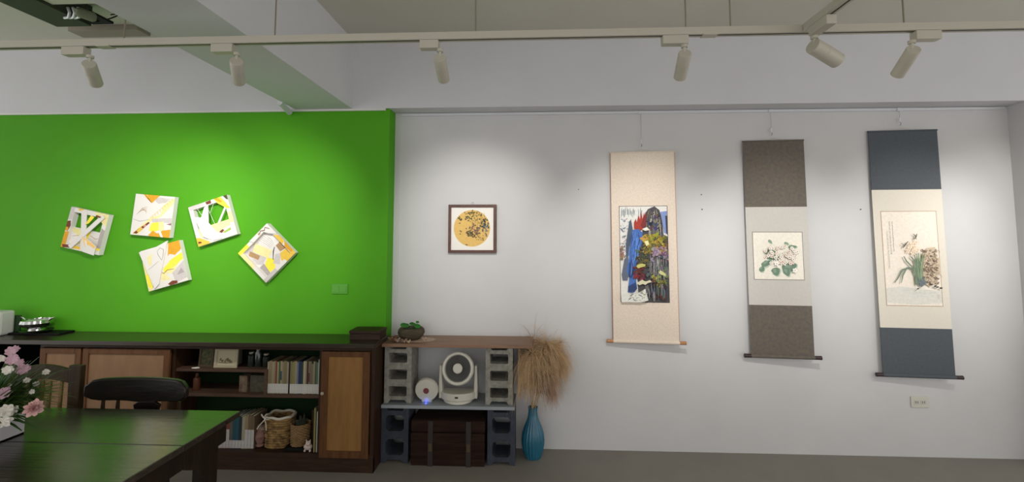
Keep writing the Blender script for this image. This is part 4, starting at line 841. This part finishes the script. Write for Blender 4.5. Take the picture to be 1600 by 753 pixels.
# ------------------------------------------------------------------ flowers on the table
t = thing('flower_planter', 'white square planter of pink flowers and grassy leaves on the table', 'planter', (-2.272, -1.694, TZ))
b = B(); a = .109; h = .101
b.box(-a, a, -.12, -.112, 0, h).box(-a, a, .112, .12, 0, h).box(-a, -a + .008, -.112, .112, 0, h).box(a - .008, a, -.112, .112, 0, h).box(-a, a, -.12, .12, 0, .006)
part('planter_box', b, mat('planter_white', (196, 192, 196), .5), t)
part('soil', B().box(-a + .009, a - .009, -.111, .111, .01, h - .012), M_black, t)
b = B()
def blade(b, base, d, l, w_, dr):
    p = Vector(base); v = Vector(d).normalized(); sd = v.cross(Vector((0, 0, 1))).normalized(); vs = []; n_ = 5
    for k in range(n_ + 1):
        ww = w_ * math.sin(math.pi * (k + .6) / (n_ + 1.2)); vs += [p + sd * ww, p - sd * ww]; v = (v + Vector((0, 0, -dr))).normalized(); p = p + v * l / n_
    b.add(vs, [(2 * k, 2 * k + 1, 2 * k + 3, 2 * k + 2) for k in range(n_)])
for q in range(620):
    g_ = random.uniform(0, 6.28); r_ = random.uniform(.0, .085); el = random.uniform(.5, 1.4)
    dx = math.cos(g_); blade(b, (r_ * dx, r_ * math.sin(g_), h - .015), (dx * math.cos(el) + .12, math.sin(g_) * math.cos(el), math.sin(el)), random.uniform(.1, .27), random.uniform(.003, .009), random.uniform(.05, .25))
part('foliage', b, M_leafd, t)
b = B()
for q in range(150):
    blade(b, (.05 + random.uniform(-.02, .03), .03 + random.uniform(-.03, .06), h + .04), (random.uniform(.5, 1), random.uniform(-.2, .5), random.uniform(.3, 1)), random.uniform(.16, .26), .003, random.uniform(.05, .2))
part('grass_spray', b, mat('yellow_green_grass', (84, 108, 40), .6), t)
PK, PW, PP = mat('petal_pink', (214, 176, 190), .7), mat('petal_white', (232, 226, 216), .7), mat('petal_rose', (220, 178, 174), .75)
def flower(px, py, Y, r, m, nl=3, face=(0, -1, .5)):
    c = at(px, py, Y + .07) - t.location; f_ = Vector(face).normalized(); q = f_.to_track_quat('Z', 'Y').to_matrix(); b = B()
    for L in range(nl):
        n_ = 9 + 3 * L if nl > 3 else 7
        for k in range(n_):
            g_ = 2 * math.pi * k / n_ + L * .3; rr = r * (1 - .2 * L / max(1, nl / 3)) * random.uniform(.85, 1.1) * (1 if nl <= 3 else (1 - .13 * L) / (1 - .06 * L)); up = r * (.12 + .2 * L); wv = 1.9 * math.pi / n_
            vs = [(0, 0, up * .3)]
            for j in range(6):
                h_ = g_ - wv / 2 + wv * j / 5; sc = rr * (1 - .22 * abs(j - 2.5) / 2.5) * random.uniform(.92, 1.05); vs.append((sc * math.cos(h_), sc * math.sin(h_), up + random.uniform(-.05, .08) * r))
            b.add([q @ Vector(v) + c for v in vs], [(0, j + 1, j + 2) for j in range(5)])
    fl = part('flower', b, m, t)
    st = B().tube([Vector((c.x * .3, c.y * .3, h - .02)), Vector((c.x * .7, c.y * .7, c.z * .6 + .03)), c - f_ * .004], .0016, 6); part('flower_stem', st, M_leafd, fl)
    return fl
for a_ in ((16, 549, -1.72, .022, PK), (24, 545, -1.68, .015, PK), (19, 562, -1.74, .024, PK), (31, 566, -1.70, .016, PK), (12, 578, -1.76, .020, PW), (36, 577, -1.66, .026, PK), (2, 560, -1.72, .016, PW), (44, 575, -1.6, .012, PK),
           (5, 614, -1.78, .026, PK), (72, 581, -1.62, .014, PW), (42, 594, -1.70, .013, PW), (56, 600, -1.66, .012, PW), (50, 612, -1.72, .011, PW), (14, 602, -1.72, .010, PW), (10, 642, -1.80, .030, PW), (4, 657, -1.83, .030, PW), (22, 640, -1.78, .017, PW)): flower(*a_, 2, (random.uniform(.5, 1.4), -1, random.uniform(.2, .7)))
flower(53, 637, -1.82, .033, PP, 5, (1.2, -1, .25))
